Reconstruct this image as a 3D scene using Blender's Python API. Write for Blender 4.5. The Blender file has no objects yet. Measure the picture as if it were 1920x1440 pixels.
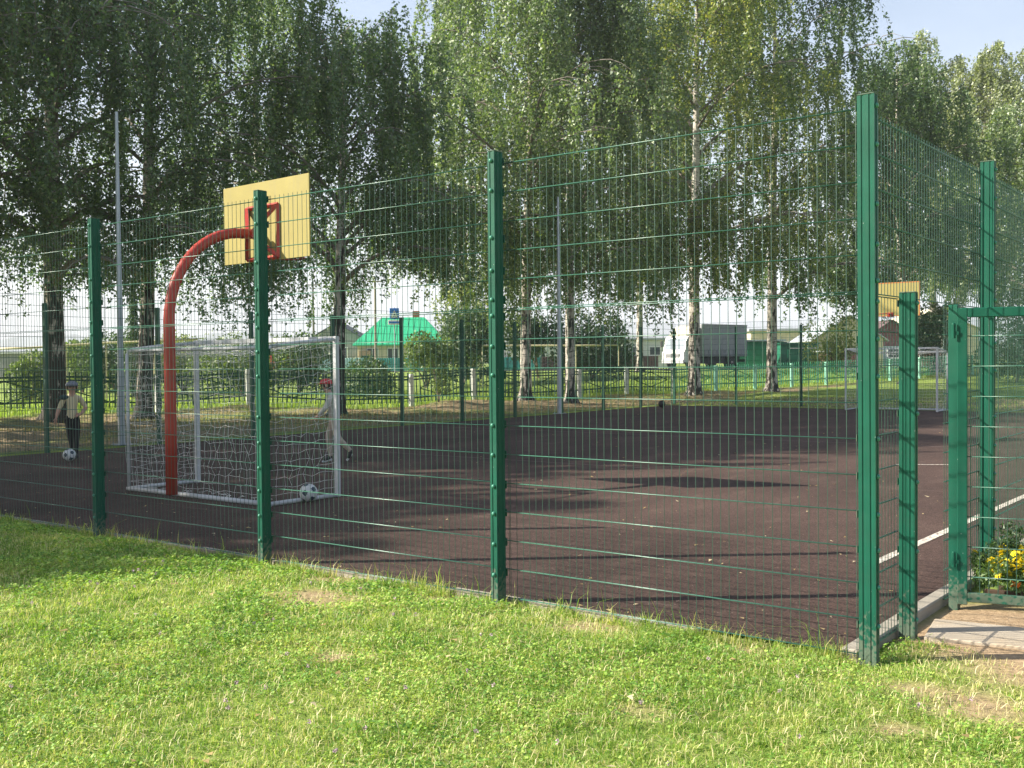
import bpy, bmesh, math, random
import numpy as np
from mathutils import Vector, Matrix
from math import sin, cos, pi, radians, sqrt

scene = bpy.context.scene
rng = np.random.default_rng(7)
random.seed(7)
COL = scene.collection

# ------------------------------------------------------------------ camera
YAW, PITCH, ROLL = 0.65564016, -0.02090538, -0.00907104
FOC = 1991.2
CAM = Vector((2.05688, -5.80083, 1.66663))
Fw = Vector((-sin(YAW)*cos(PITCH), cos(YAW)*cos(PITCH), sin(PITCH)))
Rt0 = Vector((cos(YAW), sin(YAW), 0)); Up0 = Rt0.cross(Fw)
Rt = Rt0*cos(ROLL) + Up0*sin(ROLL); Up = -Rt0*sin(ROLL) + Up0*cos(ROLL)
cd = bpy.data.cameras.new("camera"); cam = bpy.data.objects.new("camera", cd); COL.objects.link(cam)
cd.sensor_fit = 'HORIZONTAL'; cd.sensor_width = 36.0; cd.lens = FOC/1920*36.0
cd.clip_start = 0.05; cd.clip_end = 9000
M = Matrix((Rt, Up, -Fw)).transposed().to_4x4(); M.translation = CAM
cam.matrix_world = M
scene.camera = cam
FH = Vector((-sin(YAW), cos(YAW), 0)); RH = Vector((cos(YAW), sin(YAW), 0))

# ------------------------------------------------------------------ light
SUN_EL = radians(32.0)
_b = radians(2.5)
LD = (RH*cos(_b) + FH*sin(_b))*cos(SUN_EL) + Vector((0, 0, -sin(SUN_EL)))     # direction the light travels
TOSUN = -LD
sl = bpy.data.lights.new("sun", 'SUN'); so = bpy.data.objects.new("sun", sl); COL.objects.link(so)
sl.energy = 5.0; sl.angle = radians(0.53); sl.color = (1.0, 0.92, 0.77)
so.rotation_euler = LD.to_track_quat('-Z', 'Y').to_euler(); so.location = (-20, -10, 30)
world = bpy.data.worlds.new("World"); scene.world = world; world.use_nodes = True
wn = world.node_tree; wn.nodes.clear()
sky = wn.nodes.new('ShaderNodeTexSky'); sky.sky_type = 'NISHITA'; sky.sun_disc = False
sky.sun_elevation = SUN_EL; sky.sun_rotation = math.atan2(TOSUN.x, TOSUN.y)
sky.air_density = 1.0; sky.dust_density = 2.2; sky.ozone_density = 1.0
bg = wn.nodes.new('ShaderNodeBackground'); bg.inputs[1].default_value = 0.07
ow = wn.nodes.new('ShaderNodeOutputWorld')
# thin high cloud veil over the whole sky
tc = wn.nodes.new('ShaderNodeTexCoord'); mp = wn.nodes.new('ShaderNodeMapping'); mp.inputs['Scale'].default_value = (1.6, 1.6, 5.0)
nz = wn.nodes.new('ShaderNodeTexNoise'); nz.inputs['Scale'].default_value = 1.7; nz.inputs['Detail'].default_value = 6
rp = wn.nodes.new('ShaderNodeMapRange'); rp.inputs[1].default_value = 0.3; rp.inputs[2].default_value = 0.75; rp.inputs[3].default_value = 0.25; rp.inputs[4].default_value = 0.75
mx = wn.nodes.new('ShaderNodeMix'); mx.data_type = 'RGBA'
sx_ = wn.nodes.new('ShaderNodeSeparateXYZ'); el_ = wn.nodes.new('ShaderNodeMapRange'); el_.interpolation_type = 'SMOOTHSTEP'
el_.inputs[1].default_value = 0.0; el_.inputs[2].default_value = 0.34; vl_ = wn.nodes.new('ShaderNodeMix'); vl_.data_type = 'RGBA'
vl_.inputs[6].default_value = (12.0, 12.1, 12.6, 1); vl_.inputs[7].default_value = (3.3, 4.1, 5.5, 1)      # hazier and whiter towards the horizon, all round
L = wn.links.new
L(tc.outputs['Generated'], sx_.inputs[0]); L(sx_.outputs[2], el_.inputs[0]); L(el_.outputs[0], vl_.inputs[0]); L(vl_.outputs[2], mx.inputs[7])
L(tc.outputs['Generated'], mp.inputs[0]); L(mp.outputs[0], nz.inputs['Vector']); L(nz.outputs[0], rp.inputs[0])
zf = wn.nodes.new('ShaderNodeMapRange'); zf.inputs[1].default_value = .30; zf.inputs[2].default_value = .80; zf.inputs[3].default_value = 1.0; zf.inputs[4].default_value = .2
mf = wn.nodes.new('ShaderNodeMath'); mf.operation = 'MULTIPLY'; L(sx_.outputs[2], zf.inputs[0]); L(zf.outputs[0], mf.inputs[0]); L(rp.outputs[0], mf.inputs[1]); L(mf.outputs[0], mx.inputs[0]); L(sky.outputs[0], mx.inputs[6]); L(mx.outputs[2], bg.inputs[0]); L(bg.outputs[0], ow.inputs[0])
scene.view_settings.view_transform = 'Standard'; scene.view_settings.look = 'None'
scene.view_settings.exposure = 1.48; scene.view_settings.gamma = 1.0
scene.view_settings.use_curve_mapping = False
scene.render.engine = 'CYCLES'
scene.cycles.max_bounces = 6; scene.cycles.diffuse_bounces = 3; scene.cycles.glossy_bounces = 2
scene.cycles.transmission_bounces = 4; scene.cycles.transparent_max_bounces = 4; scene.cycles.volume_bounces = 0
scene.cycles.caustics_reflective = False; scene.cycles.caustics_refractive = False

# ------------------------------------------------------------------ helpers
def W(lat, dep, z=0.0):
    """point lat metres right of the camera, dep metres in front of it"""
    return Vector((CAM.x, CAM.y, 0)) + RH*lat + FH*dep + Vector((0, 0, z))
def latof(x, dep): return (x-960)/FOC*dep
def zof(x, y, dep):
    hy = 701.9 - (x+1629.7)*0.009073
    return CAM.z + (hy-y)/FOC*dep

def smooth(a, b, t):
    t = np.clip((t-a)/(b-a), 0, 1); return t*t*(3-2*t)
def vnoise(x, y, seed=0):
    """value noise, vectorised"""
    x = np.asarray(x, float); y = np.asarray(y, float)
    xi = np.floor(x).astype(np.int64); yi = np.floor(y).astype(np.int64); fx = x-xi; fy = y-yi
    fx = fx*fx*(3-2*fx); fy = fy*fy*(3-2*fy)
    def h(a, b):
        n = (a*374761393 + b*668265263 + seed*974711) & 0x7fffffff
        n = ((n ^ (n >> 13))*1274126177) & 0x7fffffff
        return ((n ^ (n >> 16)) & 0xffff)/65535.0
    return (h(xi, yi)*(1-fx)+h(xi+1, yi)*fx)*(1-fy) + (h(xi, yi+1)*(1-fx)+h(xi+1, yi+1)*fx)*fy
def fbm(x, y, seed=0, o=3):
    s = 0; a = .5; t = 0
    for i in range(o):
        s = s + a*vnoise(np.asarray(x)*2**i, np.asarray(y)*2**i, seed+i); t += a; a *= .5
    return s/t

MATS = {}
def nodes_of(m): return m.node_tree.nodes, m.node_tree.links
def mat(name, col, rough=0.6, metal=0.0, var=0.0, scale=8.0, bump=0.0, bscale=60.0, spec=0.4, dirt=None, dirtscale=3.0, coat=0.0, dirtamt=0.5, foot=False):
    """procedural paint / stone / cloth: base colour broken up by noise, optional dirt colour, fine bump"""
    if name in MATS: return MATS[name]
    m = bpy.data.materials.new(name); m.use_nodes = True; N, K = nodes_of(m)
    b = N['Principled BSDF']; b.inputs['Roughness'].default_value = rough; b.inputs['Metallic'].default_value = metal
    b.inputs['Specular IOR Level'].default_value = spec; b.inputs['Coat Weight'].default_value = coat
    co = N.new('ShaderNodeTexCoord')
    n1 = N.new('ShaderNodeTexNoise'); n1.inputs['Scale'].default_value = scale; n1.inputs['Detail'].default_value = 5
    K.new(co.outputs['Object'], n1.inputs['Vector'])
    r = N.new('ShaderNodeMapRange'); r.inputs[1].default_value = .25; r.inputs[2].default_value = .75
    r.inputs[3].default_value = 1-var; r.inputs[4].default_value = 1+var; K.new(n1.outputs[0], r.inputs[0])
    mu = N.new('ShaderNodeMix'); mu.data_type = 'RGBA'; mu.blend_type = 'MULTIPLY'; mu.inputs[0].default_value = 1
    mu.inputs[6].default_value = (*col, 1); K.new(r.outputs[0], mu.inputs[7])
    out = mu.outputs[2]
    if dirt:
        n2 = N.new('ShaderNodeTexNoise'); n2.inputs['Scale'].default_value = dirtscale; n2.inputs['Detail'].default_value = 8; n2.inputs['Roughness'].default_value = .7
        K.new(co.outputs['Object'], n2.inputs['Vector'])
        r2 = N.new('ShaderNodeMapRange'); r2.inputs[1].default_value = .5; r2.inputs[2].default_value = .72; r2.inputs[4].default_value = dirtamt
        K.new(n2.outputs[0], r2.inputs[0])
        m2 = N.new('ShaderNodeMix'); m2.data_type = 'RGBA'; m2.inputs[7].default_value = (*dirt, 1)
        K.new(r2.outputs[0], m2.inputs[0]); K.new(out, m2.inputs[6]); out = m2.outputs[2]
    if foot:      # dust and mud splashed on the lowest part, and small chips
        sp = N.new('ShaderNodeSeparateXYZ'); K.new(co.outputs['Object'], sp.inputs[0]); nf = N.new('ShaderNodeTexNoise'); nf.inputs['Scale'].default_value = 38; nf.inputs['Detail'].default_value = 6; K.new(co.outputs['Object'], nf.inputs['Vector'])
        rf_ = N.new('ShaderNodeMapRange'); rf_.inputs[1].default_value = .0; rf_.inputs[2].default_value = .42; rf_.inputs[3].default_value = .24; rf_.inputs[4].default_value = -.25; K.new(sp.outputs[2], rf_.inputs[0])
        af = N.new('ShaderNodeMath'); K.new(nf.outputs[0], af.inputs[0]); K.new(rf_.outputs[0], af.inputs[1]); rg = N.new('ShaderNodeMapRange'); rg.inputs[1].default_value = .52; rg.inputs[2].default_value = .66; rg.inputs[4].default_value = .42; K.new(af.outputs[0], rg.inputs[0])
        m4 = N.new('ShaderNodeMix'); m4.data_type = 'RGBA'; m4.inputs[7].default_value = (.20, .19, .15, 1); K.new(rg.outputs[0], m4.inputs[0]); K.new(out, m4.inputs[6]); out = m4.outputs[2]
        nc = N.new('ShaderNodeTexVoronoi'); nc.inputs['Scale'].default_value = 16; K.new(co.outputs['Object'], nc.inputs['Vector']); rc = N.new('ShaderNodeMapRange'); rc.inputs[1].default_value = .05; rc.inputs[2].default_value = .035; rc.inputs[4].default_value = .6; K.new(nc.outputs['Distance'], rc.inputs[0])
        m5 = N.new('ShaderNodeMix'); m5.data_type = 'RGBA'; m5.inputs[7].default_value = (.36, .42, .38, 1); K.new(rc.outputs[0], m5.inputs[0]); K.new(out, m5.inputs[6]); out = m5.outputs[2]
    K.new(out, b.inputs['Base Color'])
    if bump:
        n3 = N.new('ShaderNodeTexNoise'); n3.inputs['Scale'].default_value = bscale; n3.inputs['Detail'].default_value = 4
        K.new(co.outputs['Object'], n3.inputs['Vector'])
        bp = N.new('ShaderNodeBump'); bp.inputs['Strength'].default_value = bump; bp.inputs['Distance'].default_value = .01
        K.new(n3.outputs[0], bp.inputs['Height']); K.new(bp.outputs[0], b.inputs['Normal'])
    MATS[name] = m; return m

def leafmat(name, c1, c2, c3, trans=0.42, gloss=0.06, patch=0.0, pscale=1.1):
    """thin leaf: diffuse + light passing through, colour varies leaf by leaf"""
    if name in MATS: return MATS[name]
    m = bpy.data.materials.new(name); m.use_nodes = True; N, K = nodes_of(m); N.clear()
    g = N.new('ShaderNodeNewGeometry'); cr = N.new('ShaderNodeValToRGB')
    e = cr.color_ramp.elements; e[0].color = (*c1, 1); e[1].color = (*c3, 1); x = e.new(.55); x.color = (*c2, 1)
    if patch:      # worn, drier lawn patches a metre or so across; in birch crowns, painted-in backlight
        nn = N.new('ShaderNodeTexNoise'); nn.inputs['Scale'].default_value = pscale; nn.inputs['Detail'].default_value = 5; nn.inputs['Roughness'].default_value = .6; K.new(g.outputs['Position'], nn.inputs['Vector'])
        mr = N.new('ShaderNodeMapRange'); mr.inputs[1].default_value = .3; mr.inputs[2].default_value = .7; mr.inputs[3].default_value = -patch; mr.inputs[4].default_value = patch; K.new(nn.outputs[0], mr.inputs[0])
        ad = N.new('ShaderNodeMath'); ad.use_clamp = True; K.new(g.outputs['Random Per Island'], ad.inputs[0]); K.new(mr.outputs[0], ad.inputs[1]); K.new(ad.outputs[0], cr.inputs[0])
    else: K.new(g.outputs['Random Per Island'], cr.inputs[0])
    d = N.new('ShaderNodeBsdfDiffuse'); t = N.new('ShaderNodeBsdfTranslucent'); gl = N.new('ShaderNodeBsdfGlossy'); gl.inputs['Roughness'].default_value = .55
    gl.inputs['Color'].default_value = (.9, .95, .9, 1)
    br = N.new('ShaderNodeMix'); br.data_type = 'RGBA'; br.blend_type = 'MULTIPLY'; br.inputs[0].default_value = 1; br.inputs[7].default_value = (1.5, 1.55, .8, 1)
    K.new(cr.outputs[0], d.inputs[0]); K.new(cr.outputs[0], br.inputs[6]); K.new(br.outputs[2], t.inputs[0])
    a = N.new('ShaderNodeMixShader'); a.inputs[0].default_value = trans; K.new(d.outputs[0], a.inputs[1]); K.new(t.outputs[0], a.inputs[2])
    b = N.new('ShaderNodeMixShader'); b.inputs[0].default_value = gloss; K.new(a.outputs[0], b.inputs[1]); K.new(gl.outputs[0], b.inputs[2])
    o = N.new('ShaderNodeOutputMaterial'); K.new(b.outputs[0], o.inputs[0])
    MATS[name] = m; return m

def tag(o, label=None, cat=None, group=None, kind=None):
    if label: o['label'] = label
    if cat: o['category'] = cat
    if group: o['group'] = group
    if kind: o['kind'] = kind
    return o
def link(name, me, m=None, parent=None, loc=None, rot=None):
    o = bpy.data.objects.new(name, me); COL.objects.link(o)
    if m is not None and me is not None:
        ms = m if isinstance(m, (list, tuple)) else [m]
        if not me.materials:
            for q in ms: me.materials.append(q)
    if parent: o.parent = parent
    if loc is not None: o.location = loc
    if rot is not None: o.rotation_euler = rot
    return o
def empty(name, loc=(0, 0, 0), rz=0.0):
    o = bpy.data.objects.new(name, None); COL.objects.link(o); o.location = loc; o.rotation_euler = (0, 0, rz); o.empty_display_size = .2; return o
def copy_tree(o, parent=None):
    c = o.copy(); COL.objects.link(c); c.parent = parent
    for ch in list(o.children): copy_tree(ch, c)
    return c

class MB:
    """collects geometry for one mesh"""
    def __init__(s): s.v = []; s.f = []; s.mi = []; s.cur = 0; s.sm = []; s.smooth = False
    def add(s, vs, fs):
        n = len(s.v); s.v += [tuple(p) for p in vs]
        for f in fs: s.f.append([i+n for i in f]); s.mi.append(s.cur); s.sm.append(s.smooth)
    def box(s, c, h, rz=0.0, bev=0.0):
        cx, cy, cz = c; hx, hy, hz = h
        if bev <= 0:
            P = [(-hx, -hy, -hz), (hx, -hy, -hz), (hx, hy, -hz), (-hx, hy, -hz), (-hx, -hy, hz), (hx, -hy, hz), (hx, hy, hz), (-hx, hy, hz)]
            F = [(0, 3, 2, 1), (4, 5, 6, 7), (0, 1, 5, 4), (1, 2, 6, 5), (2, 3, 7, 6), (3, 0, 4, 7)]
        else:
            b = min(bev, hx*.9, hy*.9, hz*.9); P = []; F = []
            ring = [(-hx+b, -hy), (hx-b, -hy), (hx, -hy+b), (hx, hy-b), (hx-b, hy), (-hx+b, hy), (-hx, hy-b), (-hx, -hy+b)]
            def ins(k): return [(x*(hx-k)/hx, y*(hy-k)/hy) for x, y in ring]
            for rr, z in ((ins(b), -hz), (ring, -hz+b), (ring, hz-b), (ins(b), hz)): P += [(x, y, z) for x, y in rr]
            for l in range(3):
                for i in range(8): j = (i+1) % 8; F.append((l*8+i, l*8+j, l*8+8+j, l*8+8+i))
            F.append(tuple(range(7, -1, -1))); F.append(tuple(range(24, 32)))
        ca, sa = cos(rz), sin(rz)
        s.add([(cx+x*ca-y*sa, cy+x*sa+y*ca, cz+z) for x, y, z in P], F); return s
    def tube(s, pts, rad, n=6, cap=True):
        pts = [Vector(p) for p in pts]; rad = rad if isinstance(rad, (list, tuple)) else [rad]*len(pts)
        vs = []; fs = []; prev = None
        for i, p in enumerate(pts):
            d = (pts[min(i+1, len(pts)-1)]-pts[max(i-1, 0)]).normalized()
            if prev is None: a = d.orthogonal().normalized()
            else:
                a = prev-d*prev.dot(d)
                a = a.normalized() if a.length > 1e-6 else d.orthogonal().normalized()
            prev = a; b = d.cross(a)
            for k in range(n): t = 2*pi*(k+.5)/n; vs.append(p+(a*cos(t)+b*sin(t))*rad[i])
        for i in range(len(pts)-1):
            for k in range(n): j = (k+1) % n; fs.append((i*n+k, i*n+j, i*n+n+j, i*n+n+k))
        if cap: fs.append(tuple(range(n-1, -1, -1))); fs.append(tuple((len(pts)-1)*n+k for k in range(n)))
        s.add(vs, fs); return s
    def lathe(s, prof, n=16, c=(0, 0, 0), axis='z'):
        vs = []; fs = []
        for r, z in prof:
            for k in range(n):
                t = 2*pi*k/n; p = (r*cos(t), r*sin(t), z)
                if axis == 'y': p = (p[0], -p[2], p[1])
                if axis == 'x': p = (p[2], p[0], p[1])
                vs.append((c[0]+p[0], c[1]+p[1], c[2]+p[2]))
        for i in range(len(prof)-1):
            for k in range(n): j = (k+1) % n; fs.append((i*n+k, i*n+j, i*n+n+j, i*n+n+k))
        fs.append(tuple(range(n-1, -1, -1))); fs.append(tuple((len(prof)-1)*n+k for k in range(n)))
        s.add(vs, fs); return s
    def prism(s, poly, z0, z1):
        n = len(poly); vs = [(x, y, z0) for x, y in poly]+[(x, y, z1) for x, y in poly]
        fs = [(i, (i+1) % n, n+(i+1) % n, n+i) for i in range(n)]+[tuple(range(n-1, -1, -1)), tuple(range(n, 2*n))]
        s.add(vs, fs); return s
    def extr(s, poly, o, ex, ey, ez, d):
        """polygon in plane (ex,ey) at o extruded d along ez"""
        o, ex, ey, ez = map(Vector, (o, ex, ey, ez)); n = len(poly)
        a = [o+ex*x+ey*y for x, y in poly]; b = [p+ez*d for p in a]
        s.add(a+b, [tuple(range(n-1, -1, -1)), tuple(range(n, 2*n))]+[(i, (i+1) % n, n+(i+1) % n, n+i) for i in range(n)]); return s
    def ball(s, c, r, n=10, sc=(1, 1, 1)):
        prof = [(max(1e-4, r*sin(pi*i/n)), -r*cos(pi*i/n)) for i in range(n+1)]
        k = len(s.v); s.lathe(prof, n+2)
        for i in range(k, len(s.v)): x, y, z = s.v[i]; s.v[i] = (c[0]+x*sc[0], c[1]+y*sc[1], c[2]+z*sc[2])
        return s
    def mesh(s, name, mats=None):
        me = bpy.data.meshes.new(name); me.from_pydata(s.v, [], s.f)
        if any(s.mi): me.polygons.foreach_set('material_index', s.mi)
        me.polygons.foreach_set('use_smooth', s.sm)
        for m in (mats if isinstance(mats, (list, tuple)) else [mats] if mats else []): me.materials.append(m)
        bm = bmesh.new(); bm.from_mesh(me); bmesh.ops.recalc_face_normals(bm, faces=bm.faces); bm.to_mesh(me); bm.free()
        me.update(); return me
    def build(s, name, mats, parent=None, loc=None, rot=None): return link(name, s.mesh(name, mats), None, parent, loc, rot)

def mesh_np(name, V, faces_sizes, loops):
    me = bpy.data.meshes.new(name); V = np.ascontiguousarray(V, np.float32).reshape(-1, 3)
    me.vertices.add(len(V)); me.vertices.foreach_set('co', V.ravel())
    loops = np.ascontiguousarray(loops, np.int32).ravel(); me.loops.add(len(loops)); me.loops.foreach_set('vertex_index', loops)
    st = np.concatenate(([0], np.cumsum(faces_sizes)[:-1])).astype(np.int32); me.polygons.add(len(st)); me.polygons.foreach_set('loop_start', st)
    me.update(calc_edges=True); return me
def leaf_mesh(name, c, a, b):
    """diamond leaves: centre c, half length a, half width b"""
    n = len(c); V = np.stack((c+a, c+b-a*.75, c-b-a*.75), 1)
    return mesh_np(name, V, np.full(n, 3), np.arange(3*n))
def rand_dirs(n, r):
    v = r.normal(size=(n, 3)); return v/np.linalg.norm(v, axis=1)[:, None]
def leaves(name, pts, size, r, droop=.6, asp=.80):
    n = len(pts); d = rand_dirs(n, r); d[:, 2] -= droop; d /= np.linalg.norm(d, axis=1)[:, None]
    w = np.cross(d, rand_dirs(n, r)); w /= np.linalg.norm(w, axis=1)[:, None]+1e-9
    s = size*(.7+.6*r.random(n))[:, None]
    return leaf_mesh(name, pts, d*s*.5, w*s*.5*asp)

# ------------------------------------------------------------------ palette
GREEN = mat('fence_green_paint', (.0045, .075, .047), .50, 0, .18, 6, .06, 90, .22, (.022, .082, .058), 5, 0, .5, foot=True)
GREENW = mat('fence_wire_green', (.028, .078, .058), .34, 0, .12, 10, spec=.6)
GREEND = mat('far_fence_green_paint', (.010, .075, .045), .5, 0, .1, 3)
GREENH = mat('fence_wire_green_sunlit', (.040, .135, .096), .34, 0, .10, 10, spec=.6)  # horizontals share the wire paint; sunlit highlights are put into this lighter colour
BOLT = mat('bolt_cap_green', (.05, .21, .15), .35, 0, .08)
REDP = mat('red_pole_paint', (.36, .035, .022), .42, 0, .18, 4, .08, 30, .4, (.22, .05, .04), 6, 0, .6)
def board_mat():
    m = mat('yellow_board_paint', (.290, .245, .078), .55, 0, .10, 2.5, .04, 25, .25, (.25, .22, .11), 2.2, 0, .6); N, K = nodes_of(m)
    for n in N:
        if n.type == 'TEX_NOISE' and abs(n.inputs['Scale'].default_value-2.2) < .01:
            mp = N.new('ShaderNodeMapping'); mp.inputs['Scale'].default_value = (5, 1, .55); co = [q for q in N if q.type == 'TEX_COORD'][0]; K.new(co.outputs['Object'], mp.inputs[0]); K.new(mp.outputs[0], n.inputs['Vector'])
    return m
YEL = board_mat()
WHITE = mat('white_paint', (.46, .48, .50), .45, 0, .08, 5, .03, 30, .4, (.34, .31, .27), 6, 0, .5)
GALV = mat('galvanised_steel', (.34, .37, .41), .45, .55, .15, 3)
NET = mat('net_cord', (.62, .62, .60), .8, 0, .15)
CONC = mat('concrete', (.33, .30, .255), .9, 0, .14, 7, .5, 120, .2, (.28, .23, .17), 3)
CONCP = mat('painted_concrete_post', (.62, .63, .60), .8, 0, .12, 4, .2, 50, .2, (.35, .36, .32), 5)
MINT = mat('mint_painted_post', (.30, .62, .50), .7, 0, .12, 4, .1, 40, .2, (.45, .5, .45), 4)
BLACK = mat('black_rubber', (.012, .012, .013), .7, 0, .1)
DARKGLASS = mat('dark_glass', (.02, .025, .03), .08, 0, .0, spec=.6)

# ------------------------------------------------------------------ ground
COURT_X0, COURT_X1, COURT_Y0, COURT_Y1 = -17.35, -0.10, 0.10, 28.9
PATCHES = [(-3.6, -.75, .45), (.75, -.45, .40), (.80, .15, .38), (-1.6, -.25, .34), (-.6, -.12, .22), (.45, -.40, .22), (.45, .35, .25), (-4.1, -.1, .3), (-2.4, -1.7, .16), (-.5, -1.5, .16), (.55, -1.0, .15), (-2.9, -.15, .25)]
def bare(x, y):
    b = np.zeros_like(x)
    for px, py, r in PATCHES:
        d = np.hypot((x-px), (y-py)*1.3)/r; b = np.maximum(b, np.clip(1.35-d, 0, 1)*(.45+.75*vnoise(x*9, y*9, 5)))
    return np.clip(b, 0, 1)
PAL = [(-33.6, .5), (-29.9, 10.3), (-27.3, 17.1), (-24.7, 23.2), (-23.9, 28.0), (-23.1, 33.6), (-21.4, 40.6), (-19.5, 48.8), (-16.6, 60.0), (-14.2, 70.0)]
def pal_x(y):
    return np.interp(y, [p[1] for p in PAL], [p[0] for p in PAL])
def ground_z(x, y):
    x = np.asarray(x, float); y = np.asarray(y, float)
    dep = (x-CAM.x)*FH.x+(y-CAM.y)*FH.y
    d_in = np.minimum(np.minimum(x-COURT_X0, COURT_X1-x), np.minimum(y-COURT_Y0, COURT_Y1-y))
    off = smooth(0.05, .6, -d_in)
    rough = (fbm(x*.8, y*.8, 3)-.5)*.05+(fbm(x*3, y*3, 9)-.5)*.025
    back = smooth(18.2, 22.5, -x)+smooth(30.7, 34, y); back = np.clip(back, 0, 1)
    z = off*(.012+rough*.8)+back*((fbm(x*.35, y*.35, 21)-.42)*.55+.03)*(1-smooth(42, 60, dep)) - .03*(1-off)
    z = z + .95*smooth(44, 82, dep)
    z = z + (fbm(x*.01, y*.01, 50)-.5)*30*smooth(250, 1500, np.hypot(x, y))
    return z
def axis_coords(a, b, step, far):
    core = np.arange(a, b+step, step); g = [1.6]
    while sum(g) < far: g.append(g[-1]*1.32)
    g = np.cumsum(g); return np.concatenate((a-g[::-1], core, core[-1]+g))
gx = axis_coords(-36, 4, .22, 5200); gy = axis_coords(-7, 58, .22, 5200)
X, Y = np.meshgrid(gx, gy, indexing='ij'); Z = ground_z(X, Y)
nx, ny = X.shape; idx = np.arange(nx*ny).reshape(nx, ny)
Q = np.stack((idx[:-1, :-1], idx[1:, :-1], idx[1:, 1:], idx[:-1, 1:]), -1).reshape(-1)
gm = mesh_np('ground', np.stack((X, Y, Z), -1), np.full((nx-1)*(ny-1), 4), Q)
dep = (X-CAM.x)*FH.x+(Y-CAM.y)*FH.y
# soil / leaf-litter mask (wear with a shape of its own)
lit = smooth(17.6, 18.4, -X)*(1-smooth(-1.6, .6, pal_x(Y)-X+(fbm(X*.6, Y*.6, 31)-.5)*3)) + smooth(29.2, 29.8, Y)*smooth(-20, -17, X)*(1-smooth(32, 38, Y))
lit = np.clip(lit, 0, 1)*smooth(.25, .62, fbm(X*.7, Y*.9, 40)+.12)
dirt = np.maximum(bare(X, Y), np.clip(1-np.abs(Y-(-.02))/.12, 0, 1)*(X < 0)*.7)
dirt = np.maximum(dirt, (X > -.02)*(X < 2.5)*smooth(.12, .40, Y+(fbm(X*2, Y*2, 8)-.5)*.5)*(1-smooth(1.7, 2.0, Y)))
for nm, ar in (('litter', lit), ('dirt', dirt)):
    at = gm.attributes.new(nm, 'FLOAT', 'POINT'); at.data.foreach_set('value', np.ascontiguousarray(ar, np.float32).ravel())
gm.polygons.foreach_set('use_smooth', np.ones(len(gm.polygons), bool))
def ground_mat():
    m = bpy.data.materials.new('ground_grass_and_soil'); m.use_nodes = True; N, K = nodes_of(m); b = N['Principled BSDF']
    b.inputs['Roughness'].default_value = .95; b.inputs['Specular IOR Level'].default_value = .15
    co = N.new('ShaderNodeTexCoord')
    def noise(s, d=6, r=.6):
        n = N.new('ShaderNodeTexNoise'); n.inputs['Scale'].default_value = s; n.inputs['Detail'].default_value = d; n.inputs['Roughness'].default_value = r
        K.new(co.outputs['Object'], n.inputs['Vector']); return n.outputs[0]
    def ramp(v, *st):
        c = N.new('ShaderNodeValToRGB'); e = c.color_ramp.elements
        for i, (p, q) in enumerate(st):
            k = e[i] if i < 2 else e.new(p); k.position = p; k.color = (*q, 1)
        K.new(v, c.inputs[0]); return c.outputs[0]
    def mix(f, a, c):
        x = N.new('ShaderNodeMix'); x.data_type = 'RGBA'; K.new(f, x.inputs[0]); K.new(a, x.inputs[6]); K.new(c, x.inputs[7]); return x.outputs[2]
    grass = ramp(noise(1.3, 8, .7), (.3, (.15, .22, .042)), (.7, (.30, .37, .09)))
    grass2 = ramp(noise(40, 4, .7), (.35, (.10, .17, .03)), (.65, (.26, .34, .08)))
    g = N.new('ShaderNodeMix'); g.data_type = 'RGBA'; g.inputs[0].default_value = .5; K.new(grass, g.inputs[6]); K.new(grass2, g.inputs[7])
    litc = ramp(noise(14, 8, .75), (.3, (.13, .098, .065)), (.55, (.28, .22, .135)), (.72, (.46, .38, .24)))
    dirtc = ramp(noise(20, 8, .7), (.3, (.25, .17, .10)), (.7, (.46, .34, .22)))
    al = N.new('ShaderNodeAttribute'); al.attribute_name = 'litter'; ad = N.new('ShaderNodeAttribute'); ad.attribute_name = 'dirt'
    c = mix(al.outputs['Fac'], g.outputs[2], litc); c = mix(ad.outputs['Fac'], c, dirtc)
    K.new(c, b.inputs['Base Color'])
    bp = N.new('ShaderNodeBump'); bp.inputs['Strength'].default_value = .6; bp.inputs['Distance'].default_value = .03; K.new(noise(30, 6, .7), bp.inputs['Height']); K.new(bp.outputs[0], b.inputs['Normal'])
    return m
go = link('ground', gm, ground_mat()); go['kind'] = 'structure'; go['label'] = 'grassy ground with dry leaf litter under the birches'

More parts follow.
